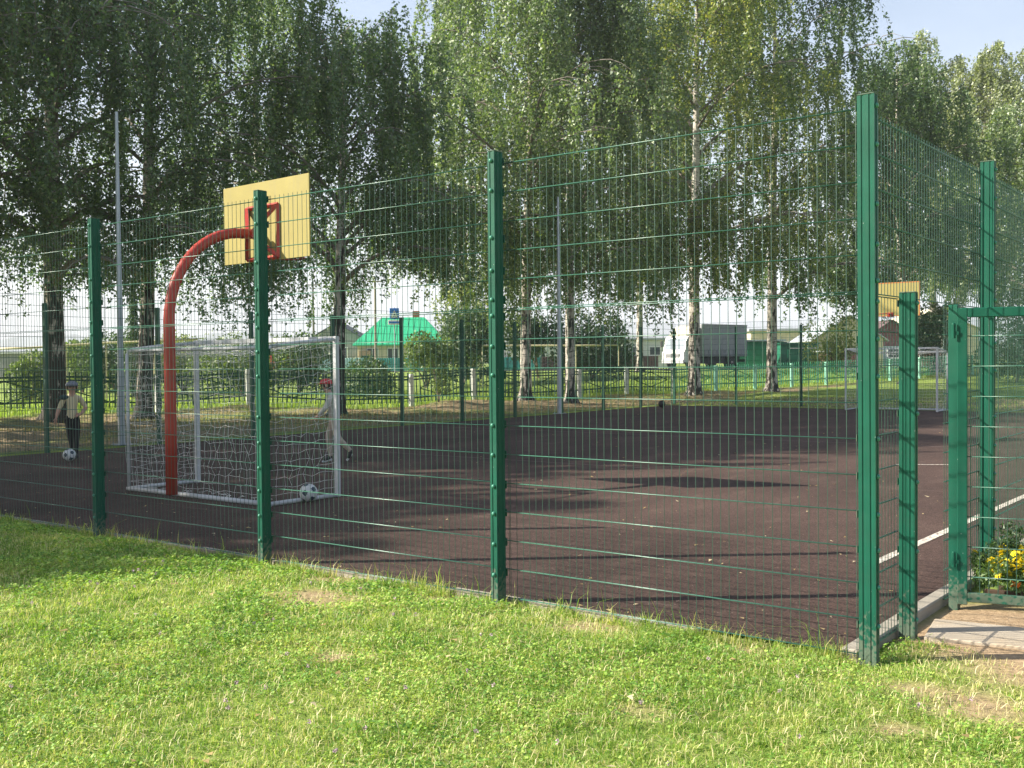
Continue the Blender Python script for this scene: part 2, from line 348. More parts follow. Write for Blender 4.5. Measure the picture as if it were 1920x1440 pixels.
# court surface
def court_mat():
    m = bpy.data.materials.new('rubber_crumb_court'); m.use_nodes = True; N, K = nodes_of(m); b = N['Principled BSDF']
    b.inputs['Roughness'].default_value = .92; b.inputs['Specular IOR Level'].default_value = .25
    co = N.new('ShaderNodeTexCoord')
    n1 = N.new('ShaderNodeTexNoise'); n1.inputs['Scale'].default_value = 70; n1.inputs['Detail'].default_value = 7; n1.inputs['Roughness'].default_value = .8; K.new(co.outputs['Object'], n1.inputs['Vector'])
    c1 = N.new('ShaderNodeValToRGB'); e = c1.color_ramp.elements; e[0].position = .40; e[0].color = (.012, .0085, .0080, 1); e[1].position = .63; e[1].color = (.124, .074, .061, 1)
    K.new(n1.outputs[0], c1.inputs[0])
    n2 = N.new('ShaderNodeTexNoise'); n2.inputs['Scale'].default_value = .55; n2.inputs['Detail'].default_value = 7; n2.inputs['Roughness'].default_value = .65
    mp = N.new('ShaderNodeMapping'); mp.inputs['Scale'].default_value = (1, .45, 1); mp.inputs['Rotation'].default_value = (0, 0, .5); K.new(co.outputs['Object'], mp.inputs[0]); K.new(mp.outputs[0], n2.inputs['Vector'])
    r2 = N.new('ShaderNodeMapRange'); r2.inputs[1].default_value = .32; r2.inputs[2].default_value = .72; r2.inputs[3].default_value = .60; r2.inputs[4].default_value = 1.45; K.new(n2.outputs[0], r2.inputs[0])
    x = N.new('ShaderNodeMix'); x.data_type = 'RGBA'; x.blend_type = 'MULTIPLY'; x.inputs[0].default_value = 1; K.new(c1.outputs[0], x.inputs[6]); K.new(r2.outputs[0], x.inputs[7])
    # dust worn in patches
    n3 = N.new('ShaderNodeTexNoise'); n3.inputs['Scale'].default_value = 2.2; n3.inputs['Detail'].default_value = 9; n3.inputs['Roughness'].default_value = .75; K.new(mp.outputs[0], n3.inputs['Vector'])
    r3 = N.new('ShaderNodeMapRange'); r3.inputs[1].default_value = .55; r3.inputs[2].default_value = .8; r3.inputs[4].default_value = .5; K.new(n3.outputs[0], r3.inputs[0])
    y = N.new('ShaderNodeMix'); y.data_type = 'RGBA'; y.inputs[7].default_value = (.15, .105, .082, 1); K.new(r3.outputs[0], y.inputs[0]); K.new(x.outputs[2], y.inputs[6])
    n5 = N.new('ShaderNodeTexVoronoi'); n5.inputs['Scale'].default_value = 26; K.new(co.outputs['Object'], n5.inputs['Vector'])
    r5 = N.new('ShaderNodeMapRange'); r5.inputs[1].default_value = .16; r5.inputs[2].default_value = .10; r5.inputs[4].default_value = 1; K.new(n5.outputs['Distance'], r5.inputs[0])
    g5 = N.new('ShaderNodeSeparateColor'); K.new(n5.outputs['Color'], g5.inputs[0]); q5 = N.new('ShaderNodeMath'); q5.operation = 'GREATER_THAN'; q5.inputs[1].default_value = .80; K.new(g5.outputs[0], q5.inputs[0])
    p5 = N.new('ShaderNodeMath'); p5.operation = 'MULTIPLY'; K.new(r5.outputs[0], p5.inputs[0]); K.new(q5.outputs[0], p5.inputs[1])
    y5 = N.new('ShaderNodeMix'); y5.data_type = 'RGBA'; y5.inputs[7].default_value = (.26, .20, .17, 1); K.new(p5.outputs[0], y5.inputs[0]); K.new(y.outputs[2], y5.inputs[6])
    n6 = N.new('ShaderNodeTexNoise'); n6.inputs['Scale'].default_value = 1.0; n6.inputs['Detail'].default_value = 8; n6.inputs['Roughness'].default_value = .7; m6 = N.new('ShaderNodeMapping'); m6.inputs['Scale'].default_value = (.5, 5, 1); m6.inputs['Rotation'].default_value = (0, 0, .62); K.new(co.outputs['Object'], m6.inputs[0]); K.new(m6.outputs[0], n6.inputs['Vector'])
    r6 = N.new('ShaderNodeMapRange'); r6.inputs[1].default_value = .60; r6.inputs[2].default_value = .74; r6.inputs[4].default_value = .45; K.new(n6.outputs[0], r6.inputs[0])
    y6 = N.new('ShaderNodeMix'); y6.data_type = 'RGBA'; y6.inputs[7].default_value = (.20, .145, .12, 1); K.new(r6.outputs[0], y6.inputs[0]); K.new(y5.outputs[2], y6.inputs[6])
    K.new(y6.outputs[2], b.inputs['Base Color'])
    bp = N.new('ShaderNodeBump'); bp.inputs['Strength'].default_value = .7; bp.inputs['Distance'].default_value = .006; K.new(n1.outputs[0], bp.inputs['Height']); K.new(bp.outputs[0], b.inputs['Normal'])
    return m
cxs = np.linspace(COURT_X0, COURT_X1, 40); cys = np.linspace(COURT_Y0, COURT_Y1, 60)
X, Y = np.meshgrid(cxs, cys, indexing='ij')
edge = (fbm(X*.5+9, Y*.5, 77)-.5)*.25
Xe = X + (np.abs(X-COURT_X0) < .01)*edge; Ye = Y + (np.abs(Y-COURT_Y1) < .01)*edge
idx = np.arange(X.size).reshape(X.shape)
Q = np.stack((idx[:-1, :-1], idx[1:, :-1], idx[1:, 1:], idx[:-1, 1:]), -1).reshape(-1)
cm = mesh_np('court_surface', np.stack((Xe, Ye, np.full_like(X, .004)), -1), np.full(39*59, 4), Q)
co_ = link('court_surface', cm, court_mat()); co_['kind'] = 'structure'; co_['label'] = 'dark brown rubber crumb sports court'
# painted lines (worn white)
def line_mat(name, col, thr):
    m = bpy.data.materials.new(name); m.use_nodes = True; N, K = nodes_of(m); b = N['Principled BSDF']; b.inputs['Roughness'].default_value = .9
    co = N.new('ShaderNodeTexCoord'); n = N.new('ShaderNodeTexNoise'); n.inputs['Scale'].default_value = 26; n.inputs['Detail'].default_value = 7; n.inputs['Roughness'].default_value = .75
    K.new(co.outputs['Object'], n.inputs['Vector'])
    r = N.new('ShaderNodeMapRange'); r.inputs[1].default_value = thr; r.inputs[2].default_value = thr+.12; K.new(n.outputs[0], r.inputs[0])
    x = N.new('ShaderNodeMix'); x.data_type = 'RGBA'; x.inputs[6].default_value = (.10, .065, .06, 1); x.inputs[7].default_value = (*col, 1); K.new(r.outputs[0], x.inputs[0]); K.new(x.outputs[2], b.inputs['Base Color'])
    return m
LM = line_mat('worn_white_line', (.62, .57, .50), .40); LM2 = line_mat('very_worn_line', (.30, .24, .22), .56)
def strip(name, pts, w, m, z=.008):
    b = MB(); a = Vector((*pts[0], z)); c = Vector((*pts[1], z)); d = (c-a).normalized(); n = Vector((-d.y, d.x, 0))*w/2
    N = max(2, int((c-a).length/.5)); v = []; f = []
    for i in range(N+1): p = a.lerp(c, i/N); v += [p-n, p+n]
    for i in range(N): f.append((2*i, 2*i+2, 2*i+3, 2*i+1))
    b.add(v, f); o = b.build(name, m); o['kind'] = 'structure'; return o
strip('court_line', [(-.86, 2.75), (-.66, 27.5)], .085, LM)['label'] = 'white painted side line along the gate side of the court'
strip('court_line', [(-16.9, 14.8), (-1.0, 14.8)], .07, LM2)['label'] = 'faded halfway line across the court'
strip('court_line', [(-16.9, 27.6), (-.7, 27.6)], .07, LM2)['label'] = 'faded far goal line'
strip('court_line', [(-3.3, 11.0), (-2.6, 11.4)], .06, LM)['label'] = 'short worn white dash on the court'
strip('court_line', [(-12.3, 8.4), (-6.2, 8.4)], .06, LM2)['label'] = 'faded area line before the near goal'

# ------------------------------------------------------------------ kerbs and slabs
def kerb_run(name, label, a, b, width, ztop, zbot, seg=1.0):
    a = Vector((*a, 0)); b = Vector((*b, 0)); d = (b-a); Ln = d.length; d.normalize(); rz = math.atan2(d.y, d.x)
    root = empty(name, a, rz); tag(root, label, 'kerb'); root['kind'] = 'structure'; del root['category']
    n = int(Ln/seg); me = None
    for i in range(n):
        if me is None:
            mb = MB(); mb.box((0, 0, 0), (seg/2-.006, width/2, (ztop-zbot)/2), bev=.008); me = mb.mesh('kerb_stone', CONC)
        o = link('kerb_stone', me, None, root, (seg*(i+.5), 0, (ztop+zbot)/2+random.uniform(-.008, .006)), (random.uniform(-.01, .01), random.uniform(-.006, .006), random.uniform(-.006, .006)))
    return root
kerb_run('kerb_front', 'pale concrete kerb along the foot of the front fence', (-18, .055), (-.02, .055), .07, .016, -.16)
kerb_run('kerb_gate_side', 'raised concrete kerb running under the gate side fence', (-.06, .02), (-.06, 30.0), .10, .048, -.16)
pr = empty('slab_path', (.16, .62, 0), radians(8)); tag(pr, 'short path of pale concrete slabs outside the gate', kind='structure')
for i in range(4):
    mb = MB(); mb.box((0, 0, 0), (.372, .24, .04), bev=.006); mb.build('concrete_slab', mat('slab_concrete', (.40, .345, .275), .9, 0, .12, 6, .4, 90, .2, (.36, .27, .17), 2.5, 0, .7), pr, (.38+.755*i, .22+random.uniform(-.015, .015), -.012+random.uniform(-.004, .006)), (0, 0, random.uniform(-.02, .02)))

# ------------------------------------------------------------------ mesh fences
PW, PD, PH = .056, .096, 3.10
def post_mesh(h, name='post'):
    w, d = PW/2, PD
    g = .0045
    # outline (x, y); outer bolt face at y=-d, inner face at y=0, grooves pressed into the faces
    poly = [(-w, -.001), (-w, -.022), (-w+g, -.026), (-w+g, -.034), (-w, -.038), (-w, -.064), (-w+g, -.068), (-w+g, -.076), (-w, -.080), (-w, -d),
            (-.012, -d), (-.009, -d+g), (.009, -d+g), (.012, -d), (w, -d), (w, -.080), (w-g, -.076), (w-g, -.068), (w, -.064), (w, -.038), (w-g, -.034), (w-g, -.026), (w, -.022), (w, -.001)]
    mb = MB(); mb.prism(poly, -.12, h); return mb.mesh(name, GREEN)
POSTM = post_mesh(PH); POSTS = post_mesh(2.06, 'short_post')
mb = MB(); mb.box((0, -PD/2, .004), (PW/2+.001, PD/2+.0005, .004), bev=.003); CAPM = mb.mesh('post_cap', GREEN)
mb = MB(); mb.smooth = True; mb.lathe([(.014, 0), (.0145, .004), (.0125, .010), (.007, .0145), (.001, .0158)], 10, axis='y'); BOLTM = mb.mesh('bolt', BOLT)
mb = MB(); mb.box((0, .011, 0), (.034, .004, .027), bev=.003); CLAMPM = mb.mesh('clamp', GREEND)
mb = MB(); mb.box((0, .009, 0), (.024, .003, .02), bev=.002); CLAMPS = mb.mesh('clamp_small', GREEN)
BZ = [3.04, 2.83, 2.51, 2.29, 2.09, 1.975, 1.77, 1.57, 1.23, 1.02, .81, .615, .41, .20]
def put_post(root, x, y, rz, short=False, bolts=True):
    o = link('post', POSTS if short else POSTM, None, root, (x, y, random.uniform(-.008, .008)), (random.uniform(-.003, .003), random.uniform(-.003, .003), rz))
    link('post_cap', CAPM, None, o, (0, 0, 2.06 if short else PH))
    if bolts:
        for z in (BZ if not short else [2.0, 1.34, .93, .52, .11]):
            link('bolt', BOLTM, None, o, (random.uniform(-.003, .003), -PD-.0002, z+random.uniform(-.004, .004)))
            link('clamp', CLAMPM if rz == 0 else CLAMPS, None, o, (0, 0, z))
    return o
WP = .055
def wire_box(mb, a, b, r):
    a = Vector(a); b = Vector(b); mb.tube([a, b], r, 6, True)
def vmesh(name, n, z0, z1, spike, r=.0021):
    mb = MB()
    for i in range(n+1): mb.tube([(i*WP, 0, z0), (i*WP, 0, z1+spike)], r, 5)
    return mb.mesh(name, GREENW)
def hmesh(name, ln, r=.0027):
    mb = MB(); mb.smooth = True
    for y in (-.0054, .0054): mb.tube([(0, y, 0), (ln, y, 0)], r, 8)
    return mb.mesh(name, GREENH)
def panel(root, x, y, rz, n, z0, z1, spike, vm, hm, wires=True, step=.2):
    p = link('mesh_panel', vm, None, root, (x, y, 0), (0, 0, rz))
    k = int(round((z1-z0)/step))
    for j in range(k+1): link('horizontal_wire', hm, None, p, (0, 0, z0+(z1-z0)*j/k+random.uniform(-.001, .001)))
    return p
VU = vmesh('mesh_panel_upper', 46, 2.035, 3.035, .028); VL = vmesh('mesh_panel_lower', 46, .03, 2.022, .0)
HF = hmesh('horizontal_wire', 46*WP)
SP = 2.487
ff = tag(empty('sports_fence', (-.004, 0, 0)), 'tall green welded mesh fence along the lawn, nearest side of the court', 'fence', 'fence sides of the court')
for k in range(7):
    put_post(ff, -SP*(k+1), -.012, 0, bolts=k < 5)
    x0 = -SP*(k+1)+.008
    if k < 4:
        panel(ff, x0, 0, 0, 46, 2.035, 3.035, .028, VU, HF); panel(ff, x0, 0, 0, 46, .03, 2.022, 0, VL, HF)
# one joined light mesh for the panels seen only from afar
mb = MB()
for i in range(47): mb.tube([(i*WP, 0, .03), (i*WP, 0, 3.04)], .0027, 4)
for j in range(16): mb.tube([(0, 0, .03+.2*j), (46*WP, 0, .03+.2*j)], .0042, 4)
FARP = mb.mesh('mesh_panel_far', GREEND)
for k in range(4, 7): link('mesh_panel', FARP, None, ff, (-SP*(k+1)+.008, 0, 0))
rf = tag(empty('sports_fence', (0, 0, 0)), 'tall green mesh fence with the gateway, running from the big corner post', 'fence', 'fence sides of the court')
R90 = pi/2
put_post(rf, .012, 0, R90); put_post(rf, .012, SP+.05, R90)
put_post(rf, .012, .68, R90, short=True)
V7 = vmesh('mesh_panel_beside_gate', 12, .03, 2.022, .0); H7 = hmesh('horizontal_wire_short', 12*WP)
V9 = vmesh('mesh_panel_behind_gate', 16, .03, 2.022, .0); H9 = hmesh('horizontal_wire_mid', 16*WP)
panel(rf, 0, .008, R90, 46, 2.035, 3.035, .028, VU, HF)
panel(rf, 0, .008, R90, 12, .03, 2.022, 0, V7, H7)
panel(rf, 0, 1.655, R90, 16, .03, 2.022, 0, V9, H9)
panel(rf, 0, SP+.008, R90, 46, 2.035, 3.035, .028, VU, HF); panel(rf, 0, SP+.008, R90, 46, .03, 2.022, 0, VL, HF)
mb = MB(); mb.box((0, 0, .96), (.03, .03, 1.06), bev=.004); mb.build('hinge_post', GREEN, rf, (.072, 1.635, 0))
for k in range(2, 13):
    put_post(rf, .012, SP*k, R90, bolts=False)
    if k < 12: link('mesh_panel', FARP, None, rf, (0, SP*k+.008, 0), (0, 0, R90))
mb = MB(); mb.box((0, 0, 1.38), (.03, .05, 1.5), bev=.004); FPOST = mb.mesh('far_post', GREEND)
lf = tag(empty('sports_fence', (-17.6, 0, 0)), 'green mesh fence on the far long side, under the birches', 'fence', 'fence sides of the court')
for k in range(1, 13):
    link('post', FPOST, None, lf, (0, SP*k, 0), (0, random.uniform(-.006, .006), R90))
    link('mesh_panel', FARP, None, lf, (.05, SP*(k-1), 0), (0, 0, R90))
ef = tag(empty('sports_fence', (-17.6, 29.96, 0)), 'green mesh fence across the far end behind the distant goal', 'fence', 'fence sides of the court')
for k in range(1, 7):
    link('post', FPOST, None, ef, (SP*k, 0, 0), (0, random.uniform(-.006, .006), 0))
for k in range(7): link('mesh_panel', FARP, None, ef, (SP*k, -.06, 0))

# gate leaf, standing open
gt = tag(empty('gate', (.10, 1.60, 0), radians(13)), 'open green gate leaf with square tube frame and wire infill beside the flowers', 'gate')
gw, gz0, gz1, gs = 1.02, .045, 1.995, .031
def tubebox(a, b): 
    m_ = MB(); c = [(a[i]+b[i])/2 for i in range(3)]; m_.box(c, [(b[i]-a[i])/2 for i in range(3)], bev=.004); return m_
tubebox((0, -.02, gz0-.02), (2*gs, .02, gz1)).build('stile', GREEN, gt); tubebox((gw-2*gs, -.02, gz0), (gw, .02, gz1)).build('stile', GREEN, gt)
tubebox((2*gs+.0005, -.0195, gz0), (gw-2*gs-.0005, .0195, gz0+2*gs)).build('bottom_rail', GREEN, gt); tubebox((2*gs+.0005, -.0195, gz1-2*gs), (gw-2*gs-.0005, .0195, gz1)).build('top_rail', GREEN, gt)
mb = MB()
nv = int((gw-4*gs)/WP)
for i in range(nv+1): mb.tube([(2*gs+.02+i*WP, .004, gz0+.05), (2*gs+.02+i*WP, .004, gz1-.05)], .0027, 5)
mi = mb.build('wire_infill', GREENW, gt)
hm = hmesh('gate_wire', gw-4*gs+.02)
for j in range(9): link('horizontal_wire', hm, None, mi, (2*gs-.01, .004, .21+.2*j))
for z in (.32, 1.84):
    mb = MB(); mb.tube([(-.022, -.028, z-.045), (-.022, -.028, z+.045)], .013, 10); mb.ball((-.022, -.028, z+.047), .013, 8); mb.box((-.006, -.026, z-.01), (.016, .006, .012)); mb.build('hinge', GREEN, gt)

# ------------------------------------------------------------------ football goals
def goal_net(w, h, dp, seed):
    """sagging net over top, back and both sides; one joined cord mesh"""
    r = random.Random(seed); mb = MB(); cell = .105; R = .0021
    hb = h-.13
    def sheet(P, nu, nv, nrm, sag):
        G = [[None]*(nv+1) for _ in range(nu+1)]
        for i in range(nu+1):
            for j in range(nv+1):
                u, v = i/nu, j/nv; p = Vector(P(u, v)); e = 4*u*(1-u)*4*v*(1-v)
                p += Vector(nrm)*(sag*e+r.uniform(-.025, .035)*min(1, e*2)); p += Vector((r.uniform(-.02, .02), r.uniform(-.02, .02), r.uniform(-.035, .01)))*min(1, e*3); G[i][j] = p
        for i in range(nu+1): mb.tube([G[i][j] for j in range(nv+1)], R, 4, False)
        for j in range(nv+1): mb.tube([G[i][j] for i in range(nu+1)], R, 4, False)
    nu, nv, nd = int(w/cell), int(h/cell), int(dp/cell)
    sheet(lambda u, v: (-w/2+w*u, -dp-.06*sin(pi*v), hb*v+.03), nu, nv, (0, 1, 0), .10)
    sheet(lambda u, v: (-w/2+w*u, -dp*v, h-.03-.12*v), nu, nd, (0, 0, -1), .10)
    for s in (-1, 1): sheet(lambda u, v: (s*w/2, -dp*u, (h-.13*u-.03)*v+.03), nd, nv, (s, 0, 0), .05)
    # the surplus of the net lying along the ground bar
    for k in range(14):
        x = -w/2+.1+(w-.2)*k/13; mb.tube([(x+r.uniform(-.1, .1), -dp+r.uniform(-.05, .12), .05+r.uniform(0, .05)) for _ in range(5)], R*1.3, 4, False)
    return mb.mesh('net', NET)
def make_goal(label, loc, rz, seed):
    g = tag(empty('football_goal', loc, rz), label, 'goal', 'football goals on the court')
    w, h, dp = 2.84, 2.0, 1.08
    def t(name, pts, r, n=10):
        m_ = MB(); m_.smooth = True; m_.tube(pts, r, n); return m_.build(name, WHITE, g)
    def sq(name, a, b):
        m_ = tubebox(a, b); return m_.build(name, WHITE, g)
    s = .029
    sq('goal_post', (-w/2-s, -s, 0.006), (-w/2+s, s, h)); sq('goal_post', (w/2-s, -s, .006), (w/2+s, s, h)); sq('crossbar', (-w/2+s+.001, -s+.001, h-2*s), (w/2-s-.001, s-.001, h-.001))
    for sx in (-1, 1):
        x = sx*w/2
        t('side_top_tube', [(x, -.04, h-.04), (x, -dp*.55, h-.08), (x, -dp+.06, h-.13), (x, -dp, h-.19)], .022); t('rear_upright', [(x, -dp, .02), (x, -dp, h-.19)], .022)
        t('ground_tube', [(x, -.04, .03), (x, -dp, .03)], .026)
    t('rear_ground_bar', [(-w/2-.03, -dp, .03), (w/2+.03, -dp, .03)], .03); t('rear_top_bar', [(-w/2, -dp+.03, h-.145), (w/2, -dp+.03, h-.145)], .024)
    n = link('net', goal_net(w, h, dp, seed), None, g); n['kind'] = 'stuff'
    return g
make_goal('white football goal with net, behind the red curved pole', (-9.13, 3.32, .004), 0, 3)
make_goal('distant white football goal seen through the gateway', (-8.88, 27.95, .004), pi, 5)

# ------------------------------------------------------------------ basketball stands
def make_hoop(label, loc, rz, front):
    h = tag(empty('basketball_stand', loc, rz), label, 'basketball stand', 'basketball stands at the two ends')
    # local +y points from the pole to the board
    path = [(0, 0, 0), (0, 0, .8), (0, 0, 1.6), (0, 0, 2.15)]; R = 1.17
    for i in range(1, 15): a = pi/2*i/14; path.append((0, R*.93*(1-cos(a)), 2.15+R*sin(a)))
    path.append((0, 1.26, 2.15+R+.005))
    mb = MB(); mb.smooth = True; mb.tube(path, [.070]*4+[.066]*15, 14)
    pole = mb.build('curved_pole', REDP, h)
    rings = MB(); rings.smooth = True
    for i in range(4, 18):
        p = Vector(path[i]); q = (Vector(path[i+1])-p).normalized(); rings.tube([p-q*.012, p+q*.012], .0695, 14, False)
    rings.build('weld_bead', REDP, pole)['kind'] = 'stuff'
    yb = 1.44
    mb = MB(); mb.box((.03, yb, 3.51), (.935, .011, .53), bev=.004); bd = mb.build('backboard', YEL, h)
    if front:
        mb = MB()
        for a, b in (((-.8, .0), (.8, .0)),):
            pass
        m2 = mat('red_board_line', (.42, .13, .03), .6)
        for (x, z, hx, hz) in ((.03, 4.025, .92, .012), (.03, 2.995, .92, .012), (-.89, 3.51, .012, .52), (.95, 3.51, .012, .52)): mb.box((x, yb+.0125, z), (hx, .002, hz))
        mb.build('painted_border', m2, bd)
    def bar(name, a, b, w=.028, par=h):
        m_ = MB(); m_.tube([a, b], w, 4); return m_.build(name, REDP, par)
    y2 = yb-.03; a, b = .34, .345; zc = 3.36
    bar('bracket_bar', (-a, y2, zc-b), (a, y2, zc-b)); bar('bracket_bar', (-a, y2, zc+b), (a, y2, zc+b)); bar('bracket_bar', (-a, y2, zc-b), (-a, y2, zc+b)); bar('bracket_bar', (a, y2, zc-b), (a, y2, zc+b))
    for sx in (-1, 1):
        for sz in (-1, 1): bar('brace', (sx*.03, 1.20, 2.15+R), (sx*(a-.01), y2-.01, zc+sz*(b-.01)), .034)
    # hoop on the playing face
    mb = MB(); mb.smooth = True; ring = [(.225*cos(t), yb+.39+.225*sin(t), 3.05) for t in np.linspace(0, 2*pi, 29)]; mb.tube(ring, .010, 6)
    mb.box((0, yb+.085, 3.05), (.05, .07, .012)); mb.box((0, yb+.018, 3.03), (.10, .006, .07)); mb.build('hoop', REDP, h)
    return h
make_hoop('near basketball stand, red curved pole and yellow board seen from behind', (-9.30, 2.03, .06), radians(-3), False)
make_hoop('distant basketball stand with yellow board facing the camera', (-8.86, 29.35, .004), pi, True)

# ------------------------------------------------------------------ balls
def football(label, loc, r=.11):
    bm = bmesh.new(); bmesh.ops.create_icosphere(bm, subdivisions=4, radius=r); ph = (1+sqrt(5))/2
    ic = [Vector(v).normalized() for v in [(0, s, t*ph) for s in (-1, 1) for t in (-1, 1)]+[(s, t*ph, 0) for s in (-1, 1) for t in (-1, 1)]+[(s*ph, 0, t) for s in (-1, 1) for t in (-1, 1)]]
    for f in bm.faces:
        c = f.calc_center_median().normalized(); f.smooth = True; f.material_index = 1 if max(c.dot(i) for i in ic) > cos(.30) else 0
    me = bpy.data.meshes.new('football'); bm.to_mesh(me); bm.free()
    me.materials.append(mat('ball_white', (.52, .53, .52), .5, 0, .12, 20, dirt=(.25, .24, .21), dirtscale=14)); me.materials.append(mat('ball_dark', (.03, .05, .07), .45))
    return tag(link('football', me, None, None, loc, (.4, .7, 1.1)), label, 'ball', 'balls on the court')
football('white football with dark patches at the boy\'s feet', (-15.32, 4.13, .114))
football('white football with dark patches lying by the near goal\'s ground tube', (-7.66, 2.80, .114))
mb = MB(); mb.smooth = True; mb.ball((0, 0, 0), .125, 16)
tag(mb.build('basketball', mat('dark_ball', (.016, .015, .016), .55, 0, .1), None, (-16.62, 27.15, .13)), 'dark ball lying at the far edge of the court', 'ball', 'balls on the court')

# ------------------------------------------------------------------ lamp posts
def lamp_post(label, loc, h):
    o = tag(empty('lamp_post', loc), label, 'pole', 'grey poles outside the far long side')
    mb = MB(); mb.tube([(0, 0, 0), (0, 0, .9), (0, 0, 2.2), (0, 0, h)], [.078, .076, .062, .034], 8); mb.build('shaft', GALV, o)
    mb = MB(); mb.box((0, 0, .012), (.16, .16, .012), bev=.004)
    for sx in (-1, 1):
        for sy in (-1, 1): mb.tube([(sx*.12, sy*.12, .02), (sx*.12, sy*.12, .06)], .012, 6)
    mb.build('base_plate', GALV, o)
    mb = MB(); mb.box((0, -.077, .75), (.04, .006, .16), bev=.003); mb.build('hatch', GALV, o)
lamp_post('tall grey steel pole between the big birch and the near goal', (-17.86, 6.75, float(ground_z(-17.86, 6.75))), 6.9)
lamp_post('grey steel pole beside the slim birches, beyond the middle of the court', (-17.38, 21.95, float(ground_z(-17.38, 21.95))+.02), 6.9)

# ------------------------------------------------------------------ people
SKIN = mat('skin', (.42, .24, .17), .55, 0, .06)
def person(label, loc, rz, J, E, regions, mats, extra):
    """J name -> (x,y,z,r); E edges; regions: edge -> material index. One skinned continuous body."""
    root = tag(empty('person', loc, rz), label, 'person', 'people on the court')
    names = list(J); ix = {n: i for i, n in enumerate(names)}
    me = bpy.data.meshes.new('body_skeleton'); me.from_pydata([J[n][:3] for n in names], [(ix[a], ix[b]) for a, b in E], []); me.update()
    ob = bpy.data.objects.new('body_skeleton', me); COL.objects.link(ob)
    md = ob.modifiers.new('skin', 'SKIN'); md.use_smooth_shade = True; md.branch_smoothing = .6
    sv = me.skin_vertices[0].data
    for n in names:
        r = J[n][3]; sv[ix[n]].radius = (r if not isinstance(r, tuple) else r[0], r if not isinstance(r, tuple) else r[1]); sv[ix[n]].use_root = (n == 'pelvis')
    s2 = ob.modifiers.new('sub', 'SUBSURF'); s2.levels = 2; s2.render_levels = 2
    dg = bpy.context.evaluated_depsgraph_get(); bme = bpy.data.meshes.new_from_object(ob.evaluated_get(dg))
    bpy.data.objects.remove(ob)
    bme.materials.clear()
    for m in mats: bme.materials.append(m)
    S = []; 
    for a, b in E:
        for t in np.linspace(0.08, .92, 7): S.append((*(Vector(J[a][:3]).lerp(Vector(J[b][:3]), t)), regions[(a, b)]))
    S = np.array(S)
    for f in bme.polygons:
        c = np.array(f.center); d = ((S[:, :3]-c)**2).sum(1); f.material_index = int(S[d.argmin(), 3]); f.use_smooth = True
    body = link('body', bme, None, root)
    extra(root)
    return root
def hand(root, p, d, side, m):
    """palm, four fingers and a thumb, slightly curled; p wrist, d pointing direction"""
    d = Vector(d).normalized(); s = d.orthogonal().normalized(); n = d.cross(s)
    mb = MB(); mb.smooth = True; p = Vector(p); q = p+d*.055
    mb.tube([p-d*.01, p+d*.03, q], [.020, .024, .022], 8)
    for k, (off, ln) in enumerate(((-.020, .046), (-.007, .054), (.007, .050), (.020, .038))):
        a = q+s*off-d*.006; mb.tube([a, a+d*ln*.5+n*.004, a+d*ln*.9+n*.016*side, a+d*ln+n*.026*side], [.0075, .007, .0062, .004], 6)
    t = p+d*.018+s*.020*side; mb.tube([t, t+s*.020*side+d*.018, t+s*.024*side+d*.040+n*.008], [.009, .008, .005], 6)
    mb.build('hand', m, root)
def face(root, c, r, yaw, capcol, brimcol, hair):
    """eyes, nose, mouth, ears, hair and a peaked cap; c head centre, looking along -y turned by yaw"""
    R_ = Matrix.Rotation(yaw, 3, 'Z')
    def P(x, y, z): return Vector(c)+R_ @ Vector((x*r, y*r, z*r))
    dk = mat('eye_dark', (.02, .015, .012), .3); lip = mat('lips', (.33, .12, .10), .5)
    for s in (-1, 1):
        mb = MB(); mb.ball(P(.34*s, -.90, .02), r*.10, 6); mb.build('eye', dk, root)
        mb = MB(); mb.smooth = True; mb.ball(P(.98*s, .05, -.05), r*.2, 8, (.5, 1, 1.3)); mb.build('ear', SKIN, root)
    mb = MB(); mb.smooth = True; mb.tube([P(0, -.92, .05), P(0, -1.08, -.18), P(0, -1.16, -.28), P(0, -.95, -.32)], [r*.07, r*.10, r*.13, r*.08], 6); mb.build('nose', SKIN, root)
    mb = MB(); mb.tube([P(-.25, -.88, -.55), P(0, -.97, -.56), P(.25, -.88, -.55)], r*.05, 5); mb.build('mouth', lip, root)
    mb = MB(); mb.smooth = True; mb.ball(P(0, .22, .10), r*1.03, 10, (1, .95, 1)); mb.build('hair', hair, root)
    mb = MB(); mb.smooth = True
    prof = [(1.12, .22), (1.14, .40), (1.06, .72), (.80, 1.00), (.42, 1.16), (.03, 1.20)]
    k = len(mb.v); mb.lathe([(a*r, b*r) for a, b in prof], 18)
    for i in range(k, len(mb.v)): x, y, z = mb.v[i]; q = Vector(c)+R_ @ Vector((x, y*1.06, z)); mb.v[i] = tuple(q)
    cap = mb.build('cap', capcol, root)
    mb = MB(); arc = [(1.12*sin(t), -1.12*cos(t)) for t in np.linspace(-1.0, 1.0, 9)]; outer = [(1.08*sin(t), -1.0*cos(t)-.85) for t in np.linspace(1.0, -1.0, 9)]
    poly = arc+outer; top = [P(x, y, .30-.10*max(0, -y-1)) for x, y in poly]; bot = [p-Vector((0, 0, r*.07)) for p in top]; n = len(poly)
    mb.add(top+bot, [tuple(range(n)), tuple(range(2*n-1, n-1, -1))]+[(i, n+i, n+(i+1) % n, (i+1) % n) for i in range(n)]); mb.build('cap_brim', brimcol, cap)
HAIR = mat('hair_brown', (.05, .032, .02), .7)
